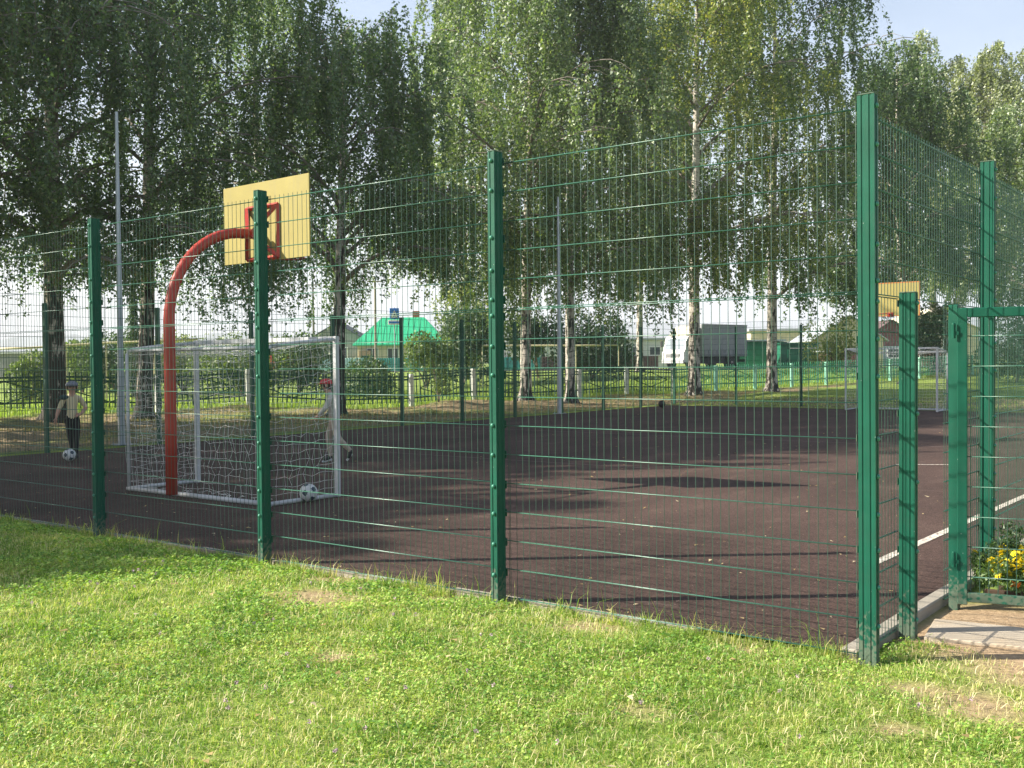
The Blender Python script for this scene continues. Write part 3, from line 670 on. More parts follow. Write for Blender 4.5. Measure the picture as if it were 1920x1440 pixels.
# boy facing the camera, foot behind the ball
J = dict(pelvis=(0, 0, .735, .105), waist=(0, -.005, .85, .098), chest=(0, -.005, 1.00, .112), collar=(0, 0, 1.115, .075), neck=(0, -.01, 1.175, .044), jaw=(0, -.025, 1.235, .068), head=(0, -.018, 1.305, .088), crown=(0, -.01, 1.37, .066),
         shL=(-.125, 0, 1.10, .055), elL=(-.215, -.01, .91, .040), wrL=(-.265, -.07, .745, .027), shR=(.125, 0, 1.10, .055), elR=(.225, .03, .915, .040), wrR=(.135, -.125, .805, .027),
         hipL=(-.075, 0, .68, .088), knL=(-.035, .02, .405, .058), anL=(.005, .07, .085, .038), toL=(-.03, -.06, .035, .034),
         hipR=(.075, 0, .68, .088), knR=(.060, -.03, .41, .058), anR=(.045, -.01, .085, .038), toR=(.07, -.13, .035, .034))
E_ = [('pelvis', 'waist'), ('waist', 'chest'), ('chest', 'collar'), ('collar', 'neck'), ('neck', 'jaw'), ('jaw', 'head'), ('head', 'crown'), ('collar', 'shL'), ('shL', 'elL'), ('elL', 'wrL'), ('collar', 'shR'), ('shR', 'elR'), ('elR', 'wrR'),
      ('pelvis', 'hipL'), ('hipL', 'knL'), ('knL', 'anL'), ('anL', 'toL'), ('pelvis', 'hipR'), ('hipR', 'knR'), ('knR', 'anR'), ('anR', 'toR')]
def regs(**kw):
    d = {}
    for a, b in E_:
        v = 1
        if a in ('neck', 'jaw', 'head') or b == 'neck': v = 0
        if a.startswith('el'): v = kw.get('fore', 0)
        if a in ('pelvis',) and b.startswith('hip') or a.startswith('hip'): v = 2
        if a.startswith('kn'): v = 3
        if a.startswith('an'): v = 4
        d[(a, b)] = v
    return d
def stripe_shirt():
    m = bpy.data.materials.new('striped_cream_shirt'); m.use_nodes = True; N, K = nodes_of(m); b = N['Principled BSDF']; b.inputs['Roughness'].default_value = .85
    co = N.new('ShaderNodeTexCoord'); w = N.new('ShaderNodeTexWave'); w.bands_direction = 'X'; w.inputs['Scale'].default_value = 9; w.inputs['Distortion'].default_value = .4
    K.new(co.outputs['Object'], w.inputs['Vector']); c = N.new('ShaderNodeValToRGB'); e = c.color_ramp.elements; e[0].position = .2; e[0].color = (.40, .33, .19, 1); e[1].position = .5; e[1].color = (.58, .51, .33, 1)
    K.new(w.outputs[0], c.inputs[0]); K.new(c.outputs[0], b.inputs['Base Color']); return m
def boyx(root):
    hand(root, J['wrL'][:3], (-.12, -.2, -1), 1, SKIN); hand(root, J['wrR'][:3], (-.8, -.3, -.25), -1, SKIN)
    face(root, (0, -.018, 1.285), .092, 0, mat('grey_cap', (.16, .17, .20), .7, 0, .4, 30), mat('dark_brim', (.02, .022, .03), .7), HAIR)
    mb = MB(); mb.smooth = True; mb.ball((-.125, -.02, 1.105), .075, 10, (1.25, 1.0, .62)); mb.build('shoulder_patch', mat('dark_shirt_patch', (.02, .05, .05), .8), root)
bp = Vector((-15.6, 4.36, .004)); toc = (CAM-bp); rz_cam = math.atan2(toc.y, toc.x)+pi/2
person('boy in a dark cap, striped cream shirt and black shorts by the football', bp, rz_cam, J, E_, regs(), [SKIN, stripe_shirt(), mat('black_shorts', (.010, .010, .012), .8), mat('black_socks', (.012, .013, .016), .85), mat('dark_shoes', (.03, .03, .035), .6)], boyx)
# second player striding behind the goal post, turned to the left
J2 = dict(pelvis=(0, 0, .75, .105), waist=(0, -.01, .87, .100), chest=(0, -.03, 1.02, .115), collar=(0, -.06, 1.135, .075), neck=(0, -.085, 1.19, .044), jaw=(0, -.125, 1.25, .068), head=(0, -.12, 1.32, .088), crown=(0, -.11, 1.385, .066),
          shL=(-.125, -.05, 1.115, .058), elL=(-.19, .06, .93, .046), wrL=(-.20, -.03, .77, .032), shR=(.125, -.05, 1.115, .058), elR=(.19, -.14, .92, .046), wrR=(.17, -.26, .80, .032),
          hipL=(-.075, 0, .69, .09), knL=(-.07, -.10, .43, .062), anL=(-.07, -.06, .09, .042), toL=(-.075, -.19, .035, .036),
          hipR=(.075, .01, .69, .09), knR=(.07, .05, .42, .062), anR=(.07, .27, .19, .042), toR=(.075, .22, .06, .036))
def p2x(root):
    hand(root, J2['wrL'][:3], (0, -.4, -1), 1, SKIN); hand(root, J2['wrR'][:3], (-.1, -.6, -.6), -1, SKIN)
    face(root, (0, -.122, 1.30), .092, 0, mat('red_cap', (.45, .03, .04), .7), mat('red_brim', (.38, .025, .03), .7), HAIR)
    for k in ('L', 'R'):
        a = Vector(J2['an'+k][:3]); b = Vector(J2['to'+k][:3]); mb = MB(); mb.tube([a+Vector((0, .02, -.045)), b+Vector((0, -.02, -.028))], .018, 6); mb.build('shoe_sole', WHITE, root)
person('player in a red cap and pale jacket, half hidden by the goal post', Vector((-11.18, 6.50, .004)), YAW-radians(80), J2, E_, regs(fore=1), [SKIN, mat('pale_jacket', (.40, .39, .34), .8, 0, .15, 9), mat('beige_trousers', (.38, .31, .25), .85, 0, .1), mat('beige_trouser_leg', (.36, .30, .24), .85, 0, .1), mat('black_trainers', (.02, .02, .022), .6)], p2x)

# ------------------------------------------------------------------ low palisade fence beyond the trees
pal_len = [0]
for a, b in zip(PAL[:-1], PAL[1:]): pal_len.append(pal_len[-1]+math.hypot(b[0]-a[0], b[1]-a[1]))
def pal_at(s):
    for i in range(len(PAL)-1):
        if s <= pal_len[i+1] or i == len(PAL)-2:
            t = (s-pal_len[i])/(pal_len[i+1]-pal_len[i]); return Vector((PAL[i][0]+(PAL[i+1][0]-PAL[i][0])*t, PAL[i][1]+(PAL[i+1][1]-PAL[i][1])*t, 0))
PGREEN = mat('palisade_dark_green', (.012, .060, .035), .55, 0, .12, 5); PG2 = mat('palisade_mid_green', (.04, .26, .15), .55, 0, .12, 5)
pf = tag(empty('palisade_fence', (0, 0, 0)), 'low green picket railing with diamond pattern and pale posts, beyond the birches', 'fence')
SEC = 3.02; nsec = int(pal_len[-1]/SEC)
def secmesh(mt, ln):
    mb = MB()
    for z in (.34, 1.13, 1.02): mb.box((ln/2, 0, z), (ln/2-.06, .016, .026))
    c, hw = ln/2, ln*.36
    zc = .68
    for (x0, z0, x1, z1) in ((c-hw, zc, c, zc+.33), (c, zc+.33, c+hw, zc), (c+hw, zc, c, zc-.33), (c, zc-.33, c-hw, zc), (c-hw*.55, zc, c+hw*.55, zc)):
        mb.tube([(x0, -.018, z0), (x1, -.018, z1)], .019, 4)
    return mb.mesh('fence_section', mt)
mb = MB(); mb.box((0, .016, .72), (.019, .009, .56)); PK1 = mb.mesh('picket', PGREEN); mb = MB(); mb.box((0, .016, .72), (.019, .009, .56)); PK2 = mb.mesh('picket_mid', PG2)
mb = MB(); mb.box((0, 0, .55), (.075, .075, .70), bev=.012); PO1 = mb.mesh('fence_post', CONCP); mb = MB(); mb.box((0, 0, .55), (.075, .075, .70), bev=.012); PO2 = mb.mesh('fence_post_mint', MINT)
S1, S2 = secmesh(PGREEN, SEC), secmesh(PG2, SEC)
npk = 0
for i in range(nsec):
    a, b = pal_at(i*SEC), pal_at((i+1)*SEC); mid = i >= 13; z = float(ground_z(a.x, a.y)); z2 = float(ground_z(b.x, b.y)); rz = math.atan2(b.y-a.y, b.x-a.x); ry = -math.atan2(z2-z, SEC)
    link('fence_post', PO2 if i >= 14 else PO1, None, pf, (a.x, a.y, z-.02), (random.uniform(-.02, .02), random.uniform(-.02, .02), rz))
    s = link('fence_section', S2 if mid else S1, None, pf, (a.x, a.y, z), (0, ry, rz))
    n = 17 if i < 22 else 0
    for k in range(n): link('picket', PK2 if mid else PK1, None, s, (.13+(SEC-.26)*k/(n-1), 0, random.uniform(-.008, .008))); npk += 1

# ------------------------------------------------------------------ birch trees
def bark_mat(name, dark):
    m = bpy.data.materials.new(name); m.use_nodes = True; N, K = nodes_of(m); b = N['Principled BSDF']; b.inputs['Roughness'].default_value = .85; b.inputs['Specular IOR Level'].default_value = .2
    co = N.new('ShaderNodeTexCoord'); mp = N.new('ShaderNodeMapping'); mp.inputs['Scale'].default_value = (2.2, 2.2, 11)
    K.new(co.outputs['Object'], mp.inputs[0]); n = N.new('ShaderNodeTexNoise'); n.inputs['Scale'].default_value = 1.7; n.inputs['Detail'].default_value = 6; n.inputs['Roughness'].default_value = .62; K.new(mp.outputs[0], n.inputs['Vector'])
    mq = N.new('ShaderNodeMapping'); mq.inputs['Scale'].default_value = (7, 7, 1.6); K.new(co.outputs['Object'], mq.inputs[0])
    n2 = N.new('ShaderNodeTexNoise'); n2.inputs['Scale'].default_value = 1.4; n2.inputs['Detail'].default_value = 5; K.new(mq.outputs[0], n2.inputs['Vector'])
    sp = N.new('ShaderNodeSeparateXYZ'); K.new(co.outputs['Object'], sp.inputs[0])
    hz = N.new('ShaderNodeMapRange'); hz.inputs[1].default_value = .3; hz.inputs[2].default_value = 7.0; hz.inputs[3].default_value = dark; hz.inputs[4].default_value = -.06; K.new(sp.outputs[2], hz.inputs[0])   # rough black bark at the foot of old birches
    ad = N.new('ShaderNodeMath'); ad.operation = 'ADD'; K.new(n2.outputs[0], ad.inputs[0]); K.new(hz.outputs[0], ad.inputs[1])
    c1 = N.new('ShaderNodeMapRange'); c1.inputs[1].default_value = .54; c1.inputs[2].default_value = .62; K.new(ad.outputs[0], c1.inputs[0])
    c2 = N.new('ShaderNodeMapRange'); c2.inputs[1].default_value = .56; c2.inputs[2].default_value = .62; K.new(n.outputs[0], c2.inputs[0])
    mxm = N.new('ShaderNodeMath'); mxm.operation = 'MAXIMUM'; K.new(c1.outputs[0], mxm.inputs[0]); K.new(c2.outputs[0], mxm.inputs[1])
    x = N.new('ShaderNodeMix'); x.data_type = 'RGBA'; x.inputs[6].default_value = (.50, .46, .41, 1); x.inputs[7].default_value = (.045, .040, .035, 1); K.new(mxm.outputs[0], x.inputs[0]); K.new(x.outputs[2], b.inputs['Base Color'])
    bp_ = N.new('ShaderNodeBump'); bp_.inputs['Strength'].default_value = .9; bp_.inputs['Distance'].default_value = .04; K.new(ad.outputs[0], bp_.inputs['Height']); K.new(bp_.outputs[0], b.inputs['Normal'])
    return m
BARK = bark_mat('birch_bark_old', .24); BARKW = bark_mat('birch_bark_white', .10)
LIMB = mat('birch_limb_bark', (.20, .175, .15), .85, 0, .5, 5)
TWIG = mat('birch_twig', (.16, .12, .095), .8, 0, .3, 3)
LF_DK = leafmat('birch_leaf_dark', (.045, .095, .032), (.075, .140, .045), (.135, .205, .060), .48, .07, .22)
LF_MD = leafmat('birch_leaf_mid', (.068, .122, .042), (.115, .182, .060), (.215, .270, .090), .48, .08, .25)
LF_YL = leafmat('birch_leaf_yellowing', (.080, .130, .034), (.135, .190, .045), (.34, .34, .075), .48, .06, .28)
LF_PL = leafmat('birch_leaf_pale', (.14, .18, .075), (.21, .25, .11), (.33, .36, .17), .5, .10, .15)
NLEAF = []; DENS = 1.30
def birch(label, base, H, r0, CR, zlow, hem, ns, lps, size, lean, leafm, seed, bark=None, nl=26, droop=1.0, twigs=True, zthin=None):
    r = np.random.default_rng(seed); base = Vector(base); ns = int(ns*DENS); size = size*1.16; nl = 32
    root = tag(empty('birch_tree', base), label, 'tree', 'birches around the court')
    lean = Vector(lean); ph = r.random(4)*6.28
    def tp(t): return Vector((lean.x*t*H+.14*sin(3.1*t+ph[0])-.14*sin(ph[0])+.05*sin(11*t+ph[1])*t, lean.y*t*H+.14*sin(2.7*t+ph[2])-.14*sin(ph[2]), t*H))
    def tr(t): return r0*((1-t)**.85*.96+.03)*(1+.55*max(0, 1-t*H/.7)**2)
    ts = [-.012, 0, .012, .03, .06]+list(np.linspace(.1, 1, 16))
    mb = MB(); mb.smooth = True; mb.tube([tp(t) for t in ts], [tr(max(0, t)) for t in ts], 14)
    for k in range(5):
        a = k*1.26+ph[3]; d = Vector((cos(a), sin(a), 0)); mb.tube([d*r0*.7+Vector((0, 0, .32)), d*r0*1.35+Vector((0, 0, .06)), d*r0*2.1+Vector((0, 0, -.10))], [r0*.34, r0*.30, r0*.12], 7)
    mb.build('trunk', bark or BARK, root)
    lb = MB(); lb.smooth = True; anch = []; 
    for i in range(nl):
        t = zlow/H+(.965-zlow/H)*((i+.5)/nl)**.95+r.normal()*.018; az = i*2.39996+r.normal()*.35; p0 = tp(t)
        sh = (.88+.12*min(1, (t-zlow/H)/.22))*(1-.80*max(0, (t-.45)/.55)**1.35); Ln = CR*sh*(.78+.4*r.random())
        d = Vector((cos(az), sin(az), 0)); up = .55+.75*t+.25*r.random(); pts = []; bend = r.normal()*.25; n_ = Vector((-d.y, d.x, 0))
        for s in np.linspace(0, 1, 7): pts.append(p0+d*Ln*s+n_*bend*Ln*s*s+Vector((0, 0, Ln*(up*s-.62*s*s))))
        ra = max(.02, tr(t)*.48); lb.tube(pts, [ra*(1-.85*k/6) for k in range(7)], 6)
        for s in np.linspace(.14, 1, 8):
            f = s*6; k = min(5, int(f)); q = pts[k].lerp(pts[k+1], f-k); a2 = az+r.choice((-1, 1))*(.5+.7*r.random()); l2 = Ln*(.22+.28*r.random())*(1.15-.5*s)+.25; d2 = Vector((cos(a2), sin(a2), 0)); u2 = .35*r.random()+.05
            e = [q+d2*l2*v+Vector((0, 0, l2*(u2*v-.5*v*v))) for v in (0, .35, .7, 1)]
            lb.tube(e, [ra*.32*(1-.25*v) for v in range(4)], 4, False)
            for v in (.25, .5, .75, 1.0):
                g = v*3; kk = min(2, int(g)); anch.append((e[kk].lerp(e[kk+1], g-kk), d2))
            if s > .5: anch.append((q, d))
    lb.build('branches', LIMB, root)
    A = np.array([list(a[0]) for a in anch]); D = np.array([list(a[1]) for a in anch])
    wgt = (r.random(len(A))**2.0+.03)*np.where(A[:, 2] < 8.5, 1.35, 1.0); wgt /= wgt.sum(); pick = r.choice(len(A), ns, p=wgt); P = A[pick]+r.normal(size=(ns, 3))*(.17, .17, .12); O = D[pick]+r.normal(size=(ns, 3))*(.4, .4, 0)
    ln = (.8+3.3*r.random(ns)**1.35)*droop; hm = hem-.2+3.4*vnoise(P[:, 0]*.55+seed, P[:, 1]*.55, seed)**1.6+r.random(ns)*.9
    ln = np.minimum(ln, np.maximum(.35, P[:, 2]-hm)); keep = P[:, 2] > hm-.2; P, O, ln = P[keep], O[keep], ln[keep]; ns = len(P)
    nper = np.maximum(6, (lps*ln/2.05)).astype(int); sid = np.repeat(np.arange(ns), nper); n = len(sid); NLEAF.append(n)
    u = r.random(n)**.9; sw = r.normal(size=(ns, 2))*.10
    hx = (1-np.exp(-2.5*u))*.34
    pos = P[sid]+O[sid]*(hx*np.minimum(1.0, ln[sid]))[:, None]
    pos[:, 0] += sw[sid, 0]*u*ln[sid]+.04*np.sin(u*7+sid); pos[:, 1] += sw[sid, 1]*u*ln[sid]
    pos[:, 2] -= ln[sid]*u-.10*np.minimum(1, u*4)
    pos += r.normal(size=(n, 3))*(.065, .065, .05)
    if zthin is not None:
        kp = (pos[:, 2] < zthin) | (r.random(n) < .45); pos = pos[kp]; NLEAF[-1] = len(pos)
    cr = link('crown', leaves('crown', pos, size, r, .75), leafm, root)
    if twigs:
        tw = r.permutation(ns)[:min(ns, 640)]; V = []
        for q in tw:
            uu = np.linspace(0, 1, 5); h_ = (1-np.exp(-2.5*uu))*.34*min(1, ln[q])
            pts = np.stack((P[q, 0]+O[q, 0]*h_+sw[q, 0]*uu*ln[q], P[q, 1]+O[q, 1]*h_+sw[q, 1]*uu*ln[q], P[q, 2]-ln[q]*uu+.1*np.minimum(1, uu*4)), 1)
            V.append(pts)
        tb = MB()
        for pts in V: tb.tube([tuple(p) for p in pts], [.006, .005, .004, .003, .002], 3, False)
        o = tb.build('twigs', TWIG, root); o['kind'] = 'stuff'
    return root
def gbase(x, D):
    p = W(latof(x, D), D); p.z = float(ground_z(p.x, p.y))-.02; return p
RHx, RHy = RH.x, RH.y
def ll(a, b=0): return (RHx*a+FH.x*b, RHy*a+FH.y*b, 0)
birch('thick old birch with black bark at the left, the boy in front of it', gbase(103, 29.9), 17.5, .31, 4.6, 3.6, 2.0, 1000, 62, .085, ll(.008), LF_DK, 11, zthin=13)
birch('leaning birch just right of the left grey pole, broken stub on its trunk', gbase(268, 31.6), 17.0, .25, 4.3, 3.8, 2.3, 950, 62, .085, ll(.050), LF_DK, 12, zthin=13.3)
birch('birch rising behind the right upright of the near goal', gbase(632, 33.6), 12.6, .24, 4.4, 3.7, 2.0, 1050, 62, .088, ll(-.006), LF_DK, 13, zthin=13.8)
birch('birch with white lower trunk just right of the middle fence post', gbase(985, 39.4), 18.5, .21, 4.8, 4.2, 2.0, 1150, 56, .098, ll(.002), LF_MD, 14, BARKW, zthin=15.5)
birch('slim birch directly behind the second grey pole', gbase(1070, 39.8), 17.0, .20, 4.3, 4.0, 2.1, 950, 56, .098, ll(.006), LF_MD, 15, BARKW, zthin=15.5)
birch('yellowing birch standing in front of the lorry', gbase(1302, 45), 20.0, .27, 5.2, 4.4, 2.4, 1250, 52, .108, ll(.014), LF_YL, 16, BARKW, zthin=17.2)
birch('birch with pale trunk between the lorry and the green garage', gbase(1447, 51), 22.5, .27, 5.8, 4.8, 2.6, 1250, 50, .118, ll(.0), LF_DK, 17, BARKW)
birch('dark birch right behind the distant backboard', gbase(1698, 57), 17.6, .27, 4.6, 4.6, 3.4, 1150, 50, .128, ll(-.012), LF_DK, 18)
birch('birch at the left edge, only its hanging branches in view', gbase(-120, 27.5), 17, .27, 4.3, 4.0, 2.4, 900, 55, .085, ll(.0), LF_DK, 19)
birch('pale birch in the back, highest at the right of the dark crown', gbase(1752, 72), 22.0, .27, 4.6, 5.0, 4.0, 900, 45, .145, ll(-.01), LF_PL, 20, BARKW, twigs=False)
birch('pale birch in the back between the corner post and the right edge', gbase(1850, 70), 21.6, .27, 4.6, 5.0, 4.0, 850, 45, .145, ll(0), LF_PL, 21, BARKW, twigs=False)
birch('greenish birch at the right edge behind the gate side fence', gbase(1945, 62), 16.6, .25, 4.8, 4.2, 2.8, 900, 45, .135, ll(0), LF_MD, 22, BARKW, twigs=False)
birch('birch in the back, its crown filling the gap above the lorry', gbase(1200, 74), 25, .25, 4.8, 5.5, 4.2, 900, 42, .135, ll(0), LF_MD, 23, BARKW, twigs=False)
birch('birch in the back, seen between the leaning birch and the yellow board', gbase(494, 47), 22.5, .22, 4.2, 6.0, 5.0, 800, 42, .11, ll(0), LF_MD, 24, BARKW, twigs=False)
birch('birch in the back, its crown filling the space right of the yellow board', gbase(874, 66), 25, .22, 4.6, 6.0, 5.2, 850, 46, .15, ll(0), LF_MD, 25, BARKW, twigs=False)
# the row goes on along the court beyond the left edge of the picture; these trees shade the court and the lawn
for lab, wx, wy, H_, sd in (('first birch of the row beyond the left edge, next to the thick old birch', -27.2, 3.6, 17.0, 31), ('second birch of the row beyond the left edge', -24.2, .4, 17, 32), ('third birch of the row beyond the left edge', -24.2, -3.6, 15, 33),
                            ('fourth birch of the row beyond the left edge', -23.0, -9.2, 13.6, 34), ('last birch of the row beyond the left edge, nearest the lawn', -22.2, -13.6, 13.0, 35)):
    birch(lab, (wx, wy, float(ground_z(wx, wy))), H_, .27, 4.6, 3.4, 2.2, 520, 34, .19, (0, 0, 0), LF_DK, sd, twigs=False)

# ------------------------------------------------------------------ bushes and conifers
LB_DK = leafmat('bush_leaf_dark', (.032, .066, .024), (.052, .098, .032), (.085, .14, .045))
LB_MD = leafmat('bush_leaf_mid', (.075, .125, .034), (.115, .175, .046), (.19, .25, .065))
LB_LT = leafmat('bush_leaf_light', (.13, .18, .045), (.19, .24, .06), (.30, .33, .10))
def cloud_pts(lobes, n, r):
    w = np.array([l[3]**2 for l in lobes]); k = r.choice(len(lobes), n, p=w/w.sum()); Lb = np.array(lobes)[k]
    d = rand_dirs(n, r); rad = Lb[:, 3]*(.55+.5*r.random(n)**.6)*(.75+.5*vnoise(d[:, 0]*3+k*7.1, d[:, 1]*3+d[:, 2]*2.3, 4))
    return Lb[:, :3]+d*rad[:, None]*(1, 1, .9)
def bush(name, label, cat, base, H, Wd, n, size, m, seed, lobes=None, group='bushes beyond the court', stem=.06):
    r = np.random.default_rng(seed); root = tag(empty(name, base), label, cat, group)
    if lobes is None:
        lobes = []
        for i in range(9):
            a = r.random()*6.28; q = r.random()**.5; h = H*(.22+.6*r.random()); lobes.append((cos(a)*q*Wd*.34, sin(a)*q*Wd*.34, h, min(h*.9, Wd*(.20+.12*r.random()))))
    P = cloud_pts(lobes, n, r); P = P[P[:, 2] > .02]
    link('foliage', leaves('foliage', P, size, r, .3), m, root)
    mb = MB()
    for i in range(5):
        l = lobes[i % len(lobes)]; mb.tube([(0, 0, -.05), (l[0]*.35, l[1]*.35, l[2]*.5), (l[0], l[1], l[2])], [stem, stem*.7, stem*.3], 5)
    mb.build('stems', TWIG, root); return root
def bb(x, D): return gbase(x, D)
bush('bush', 'big dark leafy bush beside the green roofed house', 'bush', bb(868, 60), 4.6, 4.8, 9000, .17, LB_DK, 41)
bush('bush', 'olive bush at the left foot of the big dark bush', 'bush', bb(800, 57), 3.0, 2.6, 3500, .15, LB_MD, 42)
bush('bush', 'light green small tree crown above the dark bush', 'tree', bb(888, 63), 7.6, 4.6, 6000, .17, LB_LT, 43)
bush('bush', 'dark bush over the brown board fence, right of the second grey pole', 'bush', bb(1110, 66), 4.0, 5.6, 7000, .18, LB_DK, 44)
bush('bush', 'dark bush over the brown fence, left of the second grey pole', 'bush', bb(1010, 67), 4.3, 4.5, 5000, .18, LB_DK, 45)
bush('bush', 'hedge bush behind the railing, below the yellow board', 'bush', bb(455, 52), 2.5, 5.0, 5500, .15, LB_MD, 46)
bush('bush', 'yellow green bush behind the red pole', 'bush', bb(345, 55), 2.5, 4.2, 5000, .15, LB_LT, 47)
bush('bush', 'dark bush just left of the leaning birch trunk', 'bush', bb(222, 52), 2.9, 3.6, 4500, .15, LB_DK, 48)
bush('bush', 'mid green bush between the boy and the first fence post', 'bush', bb(155, 56), 2.6, 3.2, 4500, .15, LB_MD, 49)
bush('bush', 'low bush at the left edge in front of the grey shed', 'bush', bb(62, 44), 2.4, 1.9, 3000, .13, LB_MD, 50)
bush('bush', 'dark bush behind the near goal, right of its rear upright', 'bush', bb(560, 54), 2.8, 3.6, 5000, .15, LB_DK, 51)
bush('bush', 'dark leafy tree beyond the far goal, beside the gate leaf', 'bush', bb(1768, 66), 4.6, 4.0, 5500, .17, LB_DK, 52)
bush('bush', 'loose pale bush in front of the cream house', 'bush', bb(1552, 68), 4.4, 3.2, 2600, .17, LB_LT, 53)
bush('bush', 'dark tree seen behind the gate side fence at the right edge', 'bush', bb(1905, 58), 4.6, 5.5, 6500, .17, LB_DK, 54)
bush('bush', 'leafy sapling inside the railing, right of the near goal', 'bush', bb(822, 37.5), 1.9, .9, 900, .085, LB_MD, 55, stem=.02)
bush('bush', 'long dark shrub behind the railing to the right of the near goal', 'bush', bb(700, 45), 1.3, 5.5, 4500, .12, LB_DK, 56, stem=.03)
r = np.random.default_rng(60); root = tag(empty('spruce_tree', bb(252, 50)), 'narrow spruce between the left grey pole and the leaning birch', 'tree')
n = 9000; h = r.random(n)**1.25*5.2+.4; tier = (h*1.9) % 1; rad = (1-h/5.9)*1.15*(.35+.65*(1-tier))*np.sqrt(r.random(n)); a = r.random(n)*6.283
link('crown', leaves('crown', np.stack((rad*np.cos(a), rad*np.sin(a), h-.35*rad), 1), .13, r, .5, .35), LB_DK, root)
mb = MB(); mb.tube([(0, 0, -.1), (0, 0, 5.4)], [.10, .02], 7); mb.build('trunk', TWIG, root)

# ------------------------------------------------------------------ road, houses, lorry and the rest across the road
def bgroot(name, x, D, label, cat, group=None, z=None, rz=0.0):
    p = W(latof(x, D), D); p.z = float(ground_z(p.x, p.y)) if z is None else z
    return tag(empty(name, p, YAW+rz), label, cat, group)
def bx(name, m, par, c, h, bev=0.0, rz=0.0):
    mb = MB(); mb.box(c, h, rz, bev); return mb.build(name, m, par)
a = W(-75, 90); b_ = W(75, 79)
road = MB(); v = []; f = []
for i in range(41):
    p = a.lerp(b_, i/40)
    for s in (-3.2, 3.2): q = p+FH*s; v.append((q.x, q.y, float(ground_z(q.x, q.y))+.035))
for i in range(40): f.append((2*i, 2*i+1, 2*i+3, 2*i+2))
road.add(v, f); o = road.build('road', mat('asphalt', (.055, .055, .058), .9, 0, .2, 1.5)); o['kind'] = 'structure'; o['label'] = 'asphalt road passing the houses'
CREAM = mat('cream_plaster', (.62, .55, .40), .85, 0, .08, 2); WHITEW = mat('white_wall', (.66, .66, .64), .8, 0, .06, 1); ROOFG = mat('green_metal_roof', (.035, .44, .22), .42, 0, .08, 1.5, coat=.1)
TEAL = mat('teal_sheet', (.05, .33, .28), .45, 0, .1, 2); MINTS = mat('mint_sheet', (.36, .58, .56), .5, 0, .08, 2); BROWNS = mat('brown_sheet', (.085, .055, .045), .55, 0, .12, 2); GSHED = mat('green_garage', (.015, .14, .085), .5, 0, .1, 2)
GLASS = mat('window_glass', (.05, .06, .075), .1, 0, 0, spec=.6); FRAME = mat('window_frame_white', (.75, .75, .73), .5)
BRICK = mat('orange_brick', (.40, .14, .075), .9, 0, .25, 6); ROOFGREY = mat('grey_sheet_roof', (.40, .43, .47), .5, .2, .1, 2); DKRED = mat('dark_red_wall', (.24, .08, .085), .8, 0, .12, 2); GREYW = mat('grey_siding', (.28, .28, .28), .8, 0, .15, 3)
def window(par, x, y, z, w, h):
    f_ = bx('window', FRAME, par, (x, y-.03, z), (w/2+.09, .05, h/2+.09)); bx('pane', GLASS, f_, (x-w/4-.01, y-.085, z), (w/4-.03, .006, h/2)); bx('pane', GLASS, f_, (x+w/4+.01, y-.085, z), (w/4-.03, .006, h/2)); bx('sill', FRAME, f_, (x, y-.11, z-h/2-.12), (w/2+.14, .07, .025))
def hip_roof(name, m, par, x0, x1, y0, y1, z0, z1, inset, ov=.4):
    x0 -= ov; x1 += ov; y0 -= ov; y1 += ov; ym = (y0+y1)/2; mb = MB()
    mb.add([(x0, y0, z0), (x1, y0, z0), (x1, y1, z0), (x0, y1, z0), (x0+inset, ym, z1), (x1-inset, ym, z1), (x0, y0, z0-.12), (x1, y0, z0-.12), (x1, y1, z0-.12), (x0, y1, z0-.12)],
           [(0, 1, 5, 4), (1, 2, 5), (2, 3, 4, 5), (3, 0, 4), (0, 6, 7, 1), (1, 7, 8, 2), (2, 8, 9, 3), (3, 9, 6, 0), (9, 8, 7, 6)]); o = mb.build(name, m, par)
    # standing seams
    n = int((x1-x0)/.55); s = MB()
    for i in range(1, n):
        x = x0+(x1-x0)*i/n; t = min(1, (x-x0)/inset, (x1-x)/inset)
        s.tube([(x, y0, z0+.02), (x, y0+(ym-y0)*t, z0+(z1-z0)*t+.02)], .022, 4)
    s.build('roof_seam', m, o); return o
# house with the green roof
h = bgroot('house', 752, 98, 'cream house with bright green metal hip roof, left of the dark bush', 'house')
bx('wall', CREAM, h, (0, 2.6, 1.05), (4.0, 2.6, 1.35)); hip_roof('roof', ROOFG, h, -4.0, 4.0, 0, 5.2, 2.42, 5.0, 2.4)
for x in (-2.6, -.7, 1.2, 2.9): window(h, x, 0, 1.45, .95, 1.15)
bx('porch', mat('porch_wood', (.30, .22, .14), .8, 0, .2), h, (-3.2, -.45, .9), (.5, .4, .95)); bx('chimney', BRICK, h, (1.2, 2.9, 5.0), (.3, .3, .6))
def sheet_fence(label, x0, x1, D, z0, z1, m, group='sheet fences along the road'):
    la, lb = latof(x0, D), latof(x1, D); p = W(la, D); p.z = float(ground_z(p.x, p.y)); rt = tag(empty('sheet_fence', p, YAW), label, 'fence', group)
    n = max(1, int(round((lb-la)/1.15))); w = (lb-la)/n; mb = MB(); k = 12; pts = [(w*i/k, .018 if i % 2 else -.018) for i in range(k+1)]
    v = []; f = []
    for x, y in pts: v += [(x, y, z0), (x, y, z1)]
    for i in range(k): f.append((2*i, 2*i+2, 2*i+3, 2*i+1))
    mb.add(v, f); me = mb.mesh('sheet_panel', m)
    for i in range(n): link('sheet_panel', me, None, rt, (i*w, 0, random.uniform(-.015, .015)))
    for i in range(0, n+1, 2): bx('post', mat('fence_post_steel', (.12, .13, .13), .6), rt, (i*w, .06, (z0+z1)/2), (.03, .03, (z1-z0)/2))
    return rt
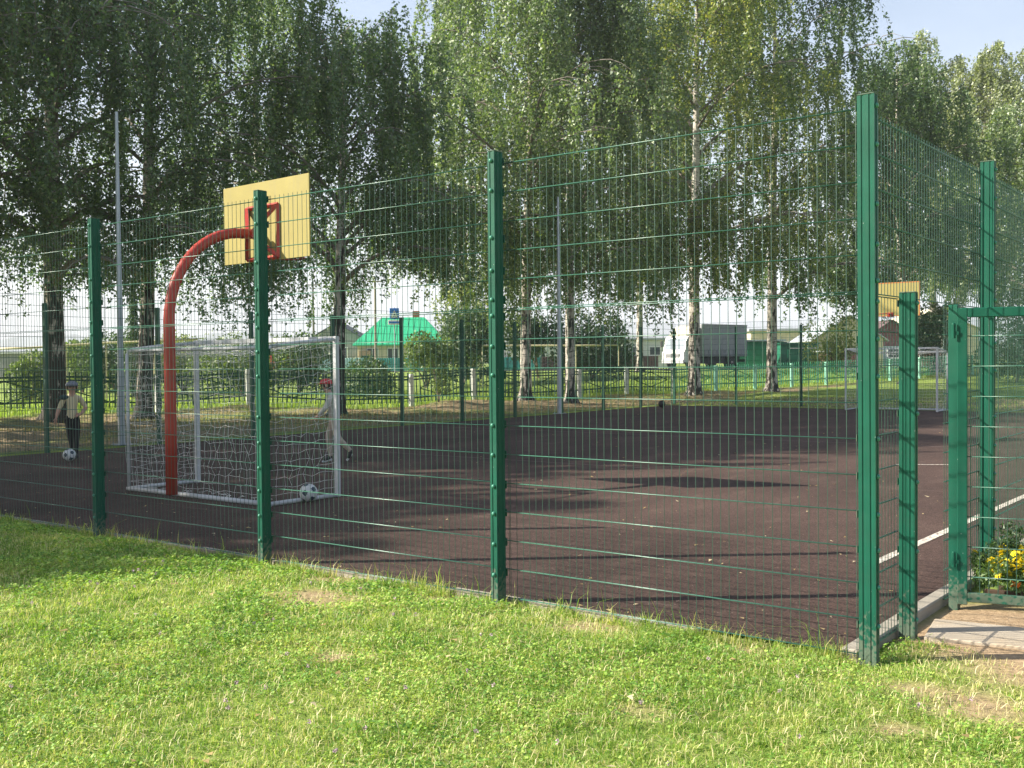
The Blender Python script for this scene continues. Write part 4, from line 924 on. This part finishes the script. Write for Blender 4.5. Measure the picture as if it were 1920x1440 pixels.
sheet_fence('pale mint sheet fence at the left of the green roofed house', 596, 684, 90, .05, 1.15, MINTS)
sheet_fence('teal sheet fence in front of the green roofed house', 704, 832, 90, .0, 1.12, TEAL)
sheet_fence('teal sheet fence just right of the middle fence post', 940, 1014, 88, .0, 1.1, TEAL)
sheet_fence('dark brown sheet fence left of the lorry', 1014, 1234, 87, .0, 1.1, BROWNS)
h = bgroot('gate_kiosk', 690, 89, 'dark green metal box beside the teal sheet fence', 'box'); bx('body', GSHED, h, (0, .4, .6), (.36, .35, .65), .02); bx('lid', GSHED, h, (0, .4, 1.29), (.42, .41, .035), .01)
# white building behind the brown fence
h = bgroot('white_building', 1175, 112, 'long low white building behind the brown fence', 'building')
bx('wall', WHITEW, h, (0, 4, 1.3), (4.6, 4, 1.6)); bx('roof', ROOFGREY, h, (0, 4, 2.98), (4.9, 4.3, .10))
for x in (-3, -1, 1, 3): window(h, x, 0, 1.7, 1.1, .8)
# green garages right of the lorry
h = bgroot('garage_row', 1438, 92, 'dark green metal garages right of the lorry', 'garage')
bx('wall', GSHED, h, (-.5, 2, 1.0), (2.0, 2, 1.25)); bx('roof', ROOFGREY, h, (-.6, 2.1, 2.36), (2.25, 2.3, .07), 0); bx('door', mat('garage_door_green', (.02, .17, .10), .5, 0, .1), h, (-.5, -.03, .85), (1.2, .03, 1.0))
h = bgroot('garage', 1500, 88, 'lower green garage with a pale trim in front of the cream house', 'garage')
bx('wall', GSHED, h, (0, 2, .9), (1.55, 2, 1.05)); bx('roof', GSHED, h, (0, 2, 2.02), (1.7, 2.15, .05)); bx('trim', FRAME, h, (.3, -.16, 1.62), (1.2, .01, .03)); bx('door', mat('garage_door_green', (.02, .17, .10), .5), h, (0, -.03, .75), (1.0, .03, .8))
h = bgroot('storage_building', 1490, 122, 'pale storage building with light roof above the green garages', 'building')
bx('wall', CREAM, h, (0, 4, 1.8), (5.0, 4, 2.2)); bx('roof', ROOFGREY, h, (0, 4, 4.08), (5.3, 4.4, .12), 0)
for x in (-3.0, -.8, 2): window(h, x, 0, 2.2, 1.2, 1)
def gable(name, label, x, D, w, dp_, wall, zt, zr, mw, mr, cat='house'):
    h = bgroot(name, x, D, label, cat); bx('wall', mw, h, (0, dp_/2, zt/2-.2), (w/2, dp_/2, zt/2+.2))
    mb = MB(); mb.extr([(-w/2, zt), (w/2, zt), (0, zr)], (0, 0, 0), (1, 0, 0), (0, 0, 1), (0, 1, 0), dp_); mb.build('gable', mw, h)
    for s in (-1, 1):
        mb = MB(); L_ = math.hypot(w/2+.4, (zr-zt)*(w/2+.4)/(w/2)); ang = math.atan2(zr-zt, w/2)
        e = Vector((s*cos(ang), 0, -sin(ang))); t = Vector((0, 0, zr+.03)); u = Vector((s*sin(ang), 0, cos(ang)))*.07
        A = t-Vector((0, .35, 0)); B = t+Vector((0, dp_+.35, 0)); C_, D_ = A+e*L_, B+e*L_
        mb.add([A, B, D_, C_, A+u, B+u, D_+u, C_+u], [(0, 1, 2, 3), (4, 7, 6, 5), (0, 4, 5, 1), (1, 5, 6, 2), (2, 6, 7, 3), (3, 7, 4, 0)]); mb.build('roof', mr, h)
    return h
h = gable('cream_house', 'cream gabled house beyond the far goal, left of the corner post', 1592, 96, 6.2, 7, 1, 2.5, 4.6, CREAM, ROOFGREY); window(h, -1.2, 0, 1.5, 1, 1.1); window(h, 1.2, 0, 1.5, 1, 1.1)
h = bgroot('brick_shed', 1588, 84, 'low orange brick shed with pale flat roof beyond the far goal', 'shed'); bx('wall', BRICK, h, (.35, 1.6, .5), (1.1, 1.6, .75)); bx('roof', ROOFGREY, h, (0, 1.6, 1.31), (1.75, 1.9, .05)); bx('lean_to', mat('dark_planks', (.10, .05, .035), .9, 0, .3), h, (-1.15, 1.5, .45), (.36, 1.4, .65))
h = gable('dark_red_house', 'dark red house with grey lower wall seen right of the corner post', 1672, 104, 4.2, 6, 1, 3.0, 4.4, DKRED, mat('dark_roof', (.12, .07, .07), .7)); bx('plinth_wall', mat('blue_grey_siding', (.40, .46, .50), .7, 0, .1), h, (0, -.25, .9), (1.9, .2, 1.0)); window(h, 0, -.45, 1.2, 1, .8)
h = gable('cream_house', 'pale cream house behind the dark birch and the far goal', 1752, 108, 9.0, 7, 1, 3.6, 5.6, CREAM, CREAM); window(h, -2, 0, 2, 1.1, 1.2); window(h, 1.5, 0, 2, 1.1, 1.2)
h = bgroot('outbuilding', 1745, 88, 'small dark shed with white canopy beyond the far goal', 'shed'); bx('wall', DKRED, h, (0, 1.4, .6), (1.0, 1.4, .8)); bx('canopy', WHITEW, h, (0, .9, 1.5), (1.2, 1.8, .05)); bx('post', WHITEW, h, (-1.1, -.7, .7), (.09, .09, .85))
h = bgroot('grey_shed', 32, 74, 'long grey weathered shed with pale roof edge at the left edge', 'shed'); bx('wall', GREYW, h, (0, 2, .85), (1.9, 2, .85)); bx('roof', WHITEW, h, (0, 2, 1.75), (2.1, 2.2, .05)); bx('door', mat('grey_door', (.18, .18, .18), .8), h, (.6, -.03, .75), (.45, .03, .75))
h = gable('weathered_house', 'grey wooden house with dark roof left of the green roofed house', 632, 104, 5.5, 7, 1, 3.0, 4.6, GREYW, mat('dark_grey_roof', (.10, .10, .11), .7)); window(h, .5, 0, 1.7, 1, 1)
h = bgroot('concrete_block', 1050, 108, 'white low building glimpsed between the two dark bushes', 'building'); bx('wall', WHITEW, h, (0, 3, 1.4), (5, 3, 1.6)); bx('roof', mat('blue_sheet_roof', (.20, .30, .42), .5), h, (0, 3, 3.1), (5.2, 3.3, .12)); window(h, -2, 0, 1.6, 1, 1); window(h, 1.6, 0, 1.6, 1, 1)

# lorry
TW = mat('lorry_white_paint', (.72, .73, .74), .3, 0, .03, 2, spec=.5, coat=.3); TG = mat('lorry_grey_tarpaulin', (.30, .31, .34), .6, 0, .06, 2); TD = mat('lorry_chassis', (.03, .03, .032), .7)
p = W(latof(1264, 83), 83); p.z = float(ground_z(p.x, p.y))+.04
t = tag(empty('lorry', p, YAW+pi+radians(40)), 'white lorry with grey box body parked across the road', 'lorry')   # local +x forward
mb = MB(); prof = [(0, .55), (0, 2.45), (-.15, 2.62), (-1.75, 2.62), (-1.75, .55)]; prof = [(.12, .50), (.14, 1.25), (.0, 1.45), (-.32, 2.40), (-.50, 2.55), (-1.75, 2.55), (-1.75, .55), (-1.15, .55), (-1.10, .9), (-.80, 1.02), (-.50, .9), (-.42, .50)]
mb.extr(prof, (0, -1.12, 0), (1, 0, 0), (0, 0, 1), (0, 1, 0), 2.24); cab = mb.build('cab', TW, t)
mb = MB(); n_ = Vector((.947, 0, .32)); A = Vector((-.01, 0, 1.50)); B = Vector((-.305, 0, 2.36)); o_ = n_.normalized()*.012
mb.add([A+o_+Vector((0, -1.0, 0)), A+o_+Vector((0, 1.0, 0)), B+o_+Vector((0, .93, 0)), B+o_+Vector((0, -.93, 0))], [(0, 1, 2, 3)]); mb.build('windscreen', mat('windscreen_glass', (.25, .30, .36), .06, 0, 0, spec=.8), cab)
for s in (-1, 1):
    mb = MB(); y = s*1.128; mb.add([(-.35, y, 1.50), (-1.15, y, 1.40), (-1.15, y, 2.25), (-.62, y, 2.25)], [(0, 1, 2, 3)]); mb.build('side_window', DARKGLASS, cab)
    bx('mirror', TD, cab, (-.02, s*1.30, 1.95), (.05, .09, .24), .02); bx('headlight', mat('headlamp', (.7, .7, .68), .15), cab, (.135, s*.86, .85), (.02, .18, .10), .01); bx('door_handle', TD, cab, (-1.05, s*1.135, 1.25), (.08, .012, .02))
bx('grille', mat('grille_grey', (.25, .25, .26), .5), cab, (.14, 0, 1.03), (.02, .72, .14), .008); bx('bumper', mat('bumper_grey', (.50, .51, .52), .5), cab, (.13, 0, .58), (.07, 1.12, .16), .03)
mb = MB(); ring = [(.172, .13*cos(q), 1.05+.13*sin(q)) for q in np.linspace(0, 2*pi, 19)]; mb.tube(ring, .012, 5)
for q in (pi/2, pi/2+2*pi/3, pi/2+4*pi/3): mb.tube([(.172, 0, 1.05), (.172, .12*cos(q), 1.05+.12*sin(q))], [.022, .006], 5)
mb.build('emblem', mat('chrome', (.6, .6, .62), .15, .9), cab)
mb = MB(); mb.extr([(-.45, 2.56), (-1.70, 2.56), (-1.70, 3.35), (-1.25, 3.25)], (0, -.98, 0), (1, 0, 0), (0, 0, 1), (0, 1, 0), 1.96); mb.build('wind_deflector', mat('cream_deflector', (.66, .60, .50), .5), t)
mb = MB(); mb.box((-4.75, 0, 2.22), (2.85, 1.22, 1.28), bev=.03); bxo = mb.build('cargo_box', TG, t)
for s in (-1, 1):
    for zz in (1.09, 3.46): bx('corner_rail', mat('rail_grey', (.20, .21, .23), .5), bxo, (-4.75, s*1.225, zz), (2.84, .015, .04))
    for k in range(11): bx('strap', mat('strap_dark', (.12, .12, .13), .7), bxo, (-2.2-.51*k, s*1.232, 1.28), (.015, .006, .17))
bx('chassis', TD, t, (-4.2, 0, .85), (3.3, .5, .14)); bx('side_guard', TD, t, (-3.6, 1.05, .62), (1.3, .05, .24)); bx('side_guard', TD, t, (-3.6, -1.05, .62), (1.3, .05, .24)); bx('fuel_tank', TD, t, (-2.4, .8, .66), (.5, .22, .24), .05); bx('rear_bumper', TD, t, (-7.4, 0, .6), (.05, 1.1, .10)); bx('rear_mudguard', TD, t, (-6.4, .95, .72), (.06, .26, .3)); bx('rear_mudguard', TD, t, (-6.4, -.95, .72), (.06, .26, .3))
for x, w_ in ((-.80, .14), (-5.6, .26)):
    for s in (-1, 1):
        mb = MB(); mb.smooth = True; pr_ = [(.30, -w_), (.44, -w_), (.475, -w_*.8), (.475, w_*.8), (.44, w_), (.30, w_)]; mb.lathe([(q, z) for q, z in pr_], 20, axis='y'); wo = mb.build('wheel', BLACK, t, (x, s*.95, .475))
        mb = MB(); mb.lathe([(.295, -w_*.9), (.28, -w_*1.02), (.12, -w_*.8), (.10, -w_*1.1), (.01, -w_*1.1)], 14, axis='y'); mb.build('rim', mat('rim_grey', (.4, .4, .41), .4, .5), wo)
# red hatchback parked far behind the near goal
p = W(latof(520, 80), 80); p.z = float(ground_z(p.x, p.y))+.02
t = tag(empty('parked_car', p, YAW+radians(-75)), 'red car parked beyond the near goal, partly behind a fence post', 'car')
RC = mat('red_car_paint', (.35, .03, .03), .25, 0, .03, 2, coat=.5)
mb = MB(); mb.extr([(-1.9, .35), (-1.95, .85), (-1.75, 1.0), (-1.35, 1.45), (.2, 1.45), (.85, .98), (1.75, .85), (1.9, .6), (1.88, .35)], (0, -.8, 0), (1, 0, 0), (0, 0, 1), (0, 1, 0), 1.6); bd = mb.build('body', RC, t)
for s in (-1, 1):
    mb = MB(); mb.add([(-1.25, s*.806, 1.02), (.65, s*.806, 1.02), (.15, s*.806, 1.38), (-1.15, s*.806, 1.38)], [(0, 1, 2, 3)]); mb.build('side_window', DARKGLASS, bd)
    bx('tail_light', mat('tail_light', (.5, .02, .02), .3), bd, (-1.93, s*.62, .86), (.02, .10, .09))
mb = MB(); mb.add([(-1.745, -.65, 1.04), (-1.745, .65, 1.04), (-1.40, .60, 1.42), (-1.40, -.60, 1.42)], [(0, 1, 2, 3)]); mb.build('rear_window', DARKGLASS, bd); bx('bumper', mat('car_bumper', (.15, .15, .16), .6), bd, (-1.93, 0, .5), (.06, .78, .12), .03)
for x in (-1.2, 1.2):
    for s in (-1, 1):
        mb = MB(); mb.lathe([(.18, -.1), (.30, -.1), (.31, -.07), (.31, .07), (.30, .1), (.18, .1)], 16, axis='y'); w_ = mb.build('wheel', BLACK, t, (x, s*.74, .31)); mb = MB(); mb.lathe([(.18, -.09), (.05, -.11), (.01, -.11)], 10, axis='y'); mb.build('rim', mat('rim_grey', (.4, .4, .41), .4, .5), w_)
# pedestrian crossing sign and post
h = bgroot('road_sign', 741, 62, 'blue pedestrian crossing sign with a plate below, in front of the green roof', 'sign')
BLU = mat('sign_blue', (.02, .16, .62), .4); SW = mat('sign_white', (.8, .8, .8), .4)
zs = zof(741, 588, 62)-h.location.z
mb = MB(); mb.tube([(0, 0, -.05), (0, 0, zs+.35)], .035, 8); mb.build('post', GALV, h)
pl = bx('sign_panel', BLU, h, (0, -.05, zs), (.27, .012, .31), .01); mb = MB(); mb.add([(-.22, -.066, zs-.24), (.22, -.066, zs-.24), (0, -.066, zs+.2)], [(0, 1, 2)]); mb.build('white_triangle', SW, pl)
mb = MB(); mb.tube([(-.02, -.07, zs-.05), (.0, -.07, zs+.02), (.02, -.07, zs-.05)], .02, 5); mb.ball((0, -.07, zs+.06), .026, 6); mb.tube([(0, -.07, zs-.02), (-.05, -.07, zs-.2)], .014, 4); mb.tube([(0, -.07, zs-.02), (.06, -.07, zs-.2)], .014, 4); mb.build('walking_figure', BLACK, pl)
p2 = bx('plate', SW, h, (-.03, -.05, zs-.52), (.34, .012, .14), .01); bx('plate_band', BLU, p2, (-.03, -.064, zs-.52), (.30, .003, .055))
def gas_pipe(label, pts, rad=.05):
    P_ = [W(latof(x, D), D, zof(x, y, D)) for x, y, D in pts]; o = P_[0].copy(); o.z = float(ground_z(o.x, o.y)); root = tag(empty('gas_pipe', o), label, 'pipe', 'overhead gas pipes')
    mb = MB(); mb.smooth = True; mb.tube([q-o for q in P_], rad, 8); mb.build('pipe', mat('pipe_pale_yellow', (.62, .55, .36), .5, 0, .1), root)
    for q in P_:
        g = float(ground_z(q.x, q.y)); mb = MB(); mb.tube([(q.x-o.x, q.y-o.y, g-o.z-.1), (q.x-o.x, q.y-o.y, q.z-o.z-rad)], .035, 6); mb.build('support', mat('pipe_pale_yellow', (.62, .55, .36), .5, 0, .1), root)
gas_pipe('pale raised gas pipe across the left of the picture', [(-30, 655, 46), (60, 652, 46), (125, 648, 46.5), (200, 643, 47), (290, 640, 47), (372, 636, 47.5)])
gas_pipe('pale raised gas pipe in front of the dark bushes', [(905, 648, 58), (990, 648, 58), (1080, 648, 58), (1160, 647, 58)])
def upole(label, x, D, ht, r_=.09):
    h = bgroot('utility_pole', x, D, label, 'pole', 'utility poles by the road'); mb = MB(); mb.tube([(0, 0, -.2), (0, 0, ht)], [r_, r_*.7], 8); mb.build('shaft', mat('weathered_wood_pole', (.30, .26, .22), .9, 0, .2, 4), h)
    bx('crossarm', mat('weathered_wood_pole', (.30, .26, .22), .9), h, (0, -.08, ht-.3), (.5, .04, .04)); 
    mb = MB(); [mb.tube([(x_, -.08, ht-.26), (x_, -.08, ht-.12)], .03, 6) for x_ in (-.4, 0, .4)]; mb.build('insulators', WHITE, h)
upole('wooden utility pole in front of the left end of the green roof', 705, 70, 6.6); upole('wooden utility pole behind the near goal', 589, 78, 6.8)

# distant wooded ridges
def ridge(label, D, lat0, lat1, h0, amp, col, seed):
    n = 260; la = np.linspace(lat0, lat1, n); hh = h0+amp*(fbm(la*.004+seed, la*0+seed, seed)-.4)+amp*.25*fbm(la*.05, la*0, seed+5, 3)
    v = []; f = []
    for l, z in zip(la, hh):
        p = W(l, D); q = W(l, D+D*.3); v += [(p.x, p.y, -20), (p.x, p.y, z*.55), (p.x+FH.x*D*.08, p.y+FH.y*D*.08, z), (q.x, q.y, -20)]
    for i in range(n-1):
        for k in range(3): f.append((4*i+k, 4*i+4+k, 4*i+5+k, 4*i+1+k))
    mb = MB(); mb.add(v, f); o = mb.build('wooded_ridge', mat('distant_forest_%d' % seed, col, .95, 0, .35, .03)); o['kind'] = 'structure'; o['label'] = label
ridge('nearer line of distant woods on the horizon', 900, -900, 900, 12, 14, (.045, .075, .035), 61)
ridge('far wooded hills fading on the horizon', 2600, -2600, 2600, 62, 50, (.045, .075, .04), 62)

# ------------------------------------------------------------------ lawn
def blades(name, x, y, z, ln, wd, r, bend=.6, lean=None):
    n = len(x); a = r.random(n)*6.283; d = np.stack((np.cos(a), np.sin(a), np.zeros(n)), 1); w = np.stack((-np.sin(a), np.cos(a), np.zeros(n)), 1)
    tw = r.random(n)*1.2-.6; w = w*np.cos(tw)[:, None]+d*np.sin(tw)[:, None]
    b0 = np.stack((x, y, z), 1); k = (.15+bend*r.random(n))[:, None]; L_ = ln[:, None]; up = np.array((0, 0, 1.0))
    m_ = b0+up*L_*.55*(1-.25*k)+d*L_*.28*k; t = b0+up*L_*(1-.55*k)+d*L_*(.95*k)
    hw = wd[:, None]*.5
    V = np.stack((b0-w*hw, b0+w*hw, m_+w*hw*.85, m_-w*hw*.85, t), 1)
    base = (np.arange(n)*5)[:, None]; lp = np.concatenate((base+np.array([0, 1, 2, 3]), base+np.array([3, 2, 4])), 1)
    return mesh_np(name, V, np.tile([4, 3], n), lp.ravel())
r = np.random.default_rng(101)
def lawn_samples(n, dens_pow, r):
    x = r.uniform(-11.5, 2.6, n); y = r.uniform(-4.6, .75, n)
    lat = (x-CAM.x)*RHx+(y-CAM.y)*RHy; de = (x-CAM.x)*FH.x+(y-CAM.y)*FH.y
    ok = (de > 3.9) & (np.abs(lat) < de*.60+.6) & (r.random(n) < np.clip((6.2/de)**dens_pow, .12, 1))
    ok &= ~((x > -.03) & (x < .13) & (np.abs(y) < .06)); ok &= (y < .045+.03*(fbm(x*2.2, y*0, 19)-.5)) | ((x > .0) & (y < .55-.25*x+.3*(fbm(x*3, y*3, 12)-.5)))
    return x[ok], y[ok], de[ok]
x, y, de = lawn_samples(680000, 1.1, r)
bp_ = bare(x, y); pn = fbm(x*1.7, y*1.7, 71); ok = r.random(len(x)) > np.clip(bp_*1.15, 0, .97)
x, y, de, pn, bp_ = x[ok], y[ok], de[ok], pn[ok], bp_[ok]
edge = smooth(-.28, -.02, y)*(x < -.1)
tuft = fbm(x*11, y*11, 55, 2); ln = (.028+.032*r.random(len(x)))*(.55+.7*pn)*(.6+.8*smooth(.25, .75, tuft))*(1+1.1*edge)*(1-.4*bp_); ln = np.where((edge > .5) & (r.random(len(x)) < .035), ln*2.6, ln)
sc_ = np.clip(de/6, .9, 1.6)
LG = leafmat('lawn_grass_blade', (.115, .225, .030), (.25, .385, .056), (.58, .57, .23), .42, .03, .34, 1.5)
o = link('lawn_grass', blades('lawn_grass', x, y, ground_z(x, y)-.004, ln, (.0028+.0024*r.random(len(x)))*sc_, r, 1.35), LG); tag(o, 'short sunlit lawn grass in front of the court', 'grass', kind='stuff')
x, y, de = lawn_samples(360000, 1.2, r); pc = fbm(x*1.1+40, y*1.1, 91); ok = (r.random(len(x)) < smooth(.36, .66, pc)*.85+.05) & (r.random(len(x)) > bare(x, y)*1.1) & ((y < -.1) | (x > .02)); x, y, de = x[ok], y[ok], de[ok]
n = len(x); nrm = rand_dirs(n, r)*.8; nrm[:, 2] = 1; nrm /= np.linalg.norm(nrm, axis=1)[:, None]; aa = np.cross(nrm, rand_dirs(n, r)); aa /= np.linalg.norm(aa, axis=1)[:, None]; bb_ = np.cross(nrm, aa)
s = ((.0055+.0055*r.random(n))*np.clip(de/6, .9, 1.5))[:, None]; c = np.stack((x, y, ground_z(x, y)+.008+.040*r.random(n)*(.4+1.2*smooth(.25, .75, fbm(x*11, y*11, 55, 2)))), 1)
LC = leafmat('clover_leaf', (.095, .22, .028), (.215, .375, .050), (.42, .53, .12), .36, .04, .34, 1.5)
V = np.stack((c-aa*s, c+bb_*s*.9, c+aa*s, c-bb_*s*.9), 1)
o = link('clover', mesh_np('clover', V, np.full(n, 4), np.arange(4*n)), LC); tag(o, 'clover and low broad-leaved weeds in the lawn', 'clover', kind='stuff')
x, y, de = lawn_samples(62000, 1.1, r); k = (y < .02) | (x > .05); x, y = x[k], y[k]; n = len(x)
o = link('dry_straw', blades('dry_straw', x, y, ground_z(x, y)+.012*r.random(n), .03+.05*r.random(n), .0022+.002*r.random(n), r, 1.7), leafmat('dry_straw_blade', (.42, .37, .17), (.58, .52, .27), (.72, .68, .42), .25, .03)); tag(o, 'dry mown straw lying in the lawn', 'straw', kind='stuff')
# dry leaves lying on lawn and court
def litter(name, label, x, y, z, size, m, r):
    n = len(x); nr = rand_dirs(n, r)*.35; nr[:, 2] = 1; nr /= np.linalg.norm(nr, axis=1)[:, None]; a_ = np.cross(nr, rand_dirs(n, r)); a_ /= np.linalg.norm(a_, axis=1)[:, None]; b2 = np.cross(nr, a_); s = (size*(.6+.8*r.random(n)))[:, None]
    o = link(name, leaf_mesh(name, np.stack((x, y, z), 1), a_*s*.5, b2*s*.32), m); tag(o, label, 'leaves', kind='stuff')
LD_ = leafmat('dry_leaf', (.22, .15, .06), (.40, .30, .13), (.58, .50, .34), .2, .05)
n = 1500; litter('fallen_leaves', 'pale dry leaves scattered over the dark court', r.uniform(-17, -.2, n), .15+r.random(n)**1.6*28, np.full(n, .014), .018+.034*r.random(n)**3, LD_, r)
n = 110; x = r.uniform(-8, 2, n); y = r.uniform(-3.5, -.1, n); litter('fallen_leaves', 'few yellow leaves lying in the lawn', x, y, ground_z(x, y)+.035, .042, LD_, r)
n = 16000; y = r.uniform(1, 42, n); x = r.uniform(-31, -17.9, n); ok = x > pal_x(y)-.5; x, y = x[ok], y[ok]; litter('fallen_leaves', 'brown leaf litter on the bare ground under the birches', x, y, ground_z(x, y)+.02, .085, leafmat('brown_leaf', (.11, .08, .05), (.24, .175, .10), (.42, .34, .20), .15, .04), r)
# clover blossoms
n = 60; x = r.uniform(-6, 1.6, n); y = r.uniform(-3.2, -.4, n); P_ = []
for i in range(n):
    c = np.array((x[i], y[i], float(ground_z(x[i], y[i]))+.05)); d = rand_dirs(22, r); P_.append(c+d*.009)
o = link('clover_blossoms', leaves('clover_blossoms', np.concatenate(P_), .009, r, 0), mat('clover_pink', (.50, .36, .42), .7)); tag(o, 'small pale pink clover blossoms in the lawn', 'flowers', kind='stuff')
# taller grass strips: behind the far fences, around trees and in the meadow
n = 60000; y = r.uniform(-2, 62, n); x = pal_x(y)-.3-r.random(n)**1.3*9+r.normal(size=n)*.4
o = link('meadow_grass', blades('meadow_grass', x, y, ground_z(x, y)-.01, (.18+.30*r.random(n))*(.5+fbm(x*.5, y*.5, 5)), .012+.014*r.random(n), r, .7), leafmat('meadow_blade', (.16, .25, .04), (.26, .37, .07), (.40, .46, .13), .42, .04)); tag(o, 'bright tall meadow grass behind the railing', 'grass', kind='stuff')
n = 52000; y = r.uniform(0, 40, n); x = r.uniform(-31, -17.9, n); k = fbm(x*.55, y*.55, 33); ok = (x > pal_x(y)) & (r.random(n) < smooth(.40, .68, k)*.9+.06); x, y = x[ok], y[ok]
o = link('rough_grass', blades('rough_grass', x, y, ground_z(x, y)-.01, .05+.12*r.random(len(x)), .008+.008*r.random(len(x)), r, .9), leafmat('rough_blade', (.12, .14, .035), (.21, .21, .06), (.36, .30, .13), .35, .04)); tag(o, 'thin dry grass tufts under the birches', 'grass', kind='stuff')
n = 9000; x = r.uniform(-17.5, 0, n); y = r.uniform(29.3, 36, n)
o = link('rough_grass', blades('rough_grass_end', x, y, ground_z(x, y)-.01, .05+.10*r.random(n), .010+.010*r.random(n), r, .9), LG); tag(o, 'short grass behind the far goal', 'grass', kind='stuff')

# ------------------------------------------------------------------ flower bed beside the gate
LFL = leafmat('marigold_leaf', (.10, .19, .045), (.16, .27, .065), (.25, .36, .09)); LFD = leafmat('cosmos_leaf', (.035, .085, .03), (.06, .12, .04), (.09, .16, .05))
def flower_mesh(rad, m):
    mb = MB(); k = 8
    for layer, (rr, zz, off) in enumerate(((rad, 0, 0), (rad*.7, rad*.22, .35))):
        for i in range(k):
            a = 2*pi*i/k+off; d = Vector((cos(a), sin(a), 0)); n_ = Vector((-d.y, d.x, 0)); mb.add([(0, 0, zz), d*rr*.6+n_*rr*.3+Vector((0, 0, zz+rr*.2)), d*rr+Vector((0, 0, zz+rr*.05)), d*rr*.6-n_*rr*.3+Vector((0, 0, zz+rr*.2))], [(0, 1, 2, 3)])
    mb.ball((0, 0, rad*.25), rad*.28, 6); return mb.mesh('flower', m)
FY = flower_mesh(.027, mat('yellow_petal', (.86, .70, .03), .6)); FO = flower_mesh(.026, mat('orange_petal', (.80, .22, .02), .6))
def flower_plant(label, loc, H_, Wd, nleaf, nf, m, seed, fm=None, size=.035):
    r_ = np.random.default_rng(seed); loc = (loc[0], loc[1], float(ground_z(*loc))-.01); rt = tag(empty('flower_plant', loc), label, 'plant', 'flowers by the gate')
    lb = [(r_.normal()*Wd*.22, r_.normal()*Wd*.22, H_*(.3+.5*r_.random()), Wd*.26) for _ in range(8)]
    P = cloud_pts(lb, nleaf, r_); P = P[P[:, 2] > .01]; link('foliage', leaves('foliage', P, size, r_, .1, .4), m, rt)
    mb = MB()
    for l in lb: mb.tube([(0, 0, 0), (l[0]*.5, l[1]*.5, l[2]*.6), (l[0], l[1], l[2]+Wd*.2)], [.008, .006, .003], 5)
    mb.build('stems', m, rt)
    for i in range(nf):
        l = lb[i % len(lb)]; a = r_.random()*6.28; e = .2+.9*r_.random(); p = (l[0]+cos(a)*l[3]*cos(e)*1.02, l[1]+sin(a)*l[3]*cos(e)*1.02, l[2]+l[3]*sin(e)*.98); link('flower', fm or FY, None, rt, p, (r_.normal()*.4+.35, r_.normal()*.4, a))
    return rt
flower_plant('yellow marigold bush in the flower bed behind the open gate', (.31, 2.10), .32, .30, 1500, 120, LFL, 1)
flower_plant('yellow marigold bush at the right edge behind the gate', (.46, 2.18), .38, .34, 1500, 110, LFL, 2)
flower_plant('low orange marigold at the right edge under the gate leaf', (.43, 1.98), .12, .24, 700, 9, LFL, 3, FO)
flower_plant('light green bushy seedling hiding the foot of the fence post', (.15, 2.12), .34, .24, 1100, 1, leafmat('fresh_leaf', (.07, .15, .03), (.11, .20, .045), (.17, .26, .07)), 4)
flower_plant('dark green feathery plant without blossom behind the marigolds', (.30, 2.42), .52, .34, 1600, 0, LFD, 5, None, .04)
flower_plant('yellow marigold bush in the second row of the bed', (.60, 2.45), .45, .42, 1400, 26, LFL, 6)
be = tag(empty('bed_edging', (.20, 1.90, 0), radians(6)), 'dark weathered board edging the flower bed', 'board'); bx('board', mat('dark_weathered_board', (.07, .045, .03), .9, 0, .3, 12, .3), be, (.65, 0, .03), (.65, .014, .055), .004); bx('stake', mat('dark_weathered_board', (.07, .045, .03), .9), be, (.1, .03, .02), (.015, .015, .09)); bx('stake', mat('dark_weathered_board', (.07, .045, .03), .9), be, (1.2, .03, .02), (.015, .015, .09))

# a broken stub on the leaning birch is part of that tree
for t_ in COL.objects:
    if t_.name.startswith('birch_tree') and 'broken stub' in t_.get('label', ''):
        mb = MB(); mb.tube([(.12, -.05, 4.35), (-.10, -.20, 4.45), (-.22, -.28, 4.42)], [.10, .09, .085], 8); mb.build('broken_stub', mat('bare_wood', (.45, .34, .18), .8, 0, .2), t_); break

# tall seeding stalks and weeds along the kerb
r = np.random.default_rng(202)
n = 900; x = -r.random(n)**1.2*11; y = -.02-r.random(n)**1.5*.16; k = r.random(n) < smooth(.38, .62, fbm(x*1.3, y*0+3, 17)); x, y = x[k], y[k]; n = len(x)
o = link('kerb_weeds', blades('kerb_weeds', x, y, ground_z(x, y)-.01, .08+.16*r.random(n), .003+.003*r.random(n), r, .6), leafmat('weed_stalk', (.20, .24, .05), (.34, .34, .09), (.55, .48, .22), .35, .04)); tag(o, 'thin tall weeds and grass stalks along the front kerb', 'weeds', kind='stuff')

# ------------------------------------------------------------------ the air
mb = MB(); q = W(0, 1400); mb.box((q.x, q.y, 75), (2600, 2600, 105), YAW)
hz_ = mb.mesh('haze'); hm_ = bpy.data.materials.new('haze_air'); hm_.use_nodes = True; N, K = nodes_of(hm_); N.clear()
pv = N.new('ShaderNodeVolumePrincipled'); pv.inputs['Color'].default_value = (.86, .92, 1, 1); pv.inputs['Density'].default_value = .0005; pv.inputs['Anisotropy'].default_value = .2
oo = N.new('ShaderNodeOutputMaterial'); K.new(pv.outputs[0], oo.inputs['Volume']); o = link('haze', hz_, hm_); tag(o, 'thin summer haze over the whole place', kind='stuff')
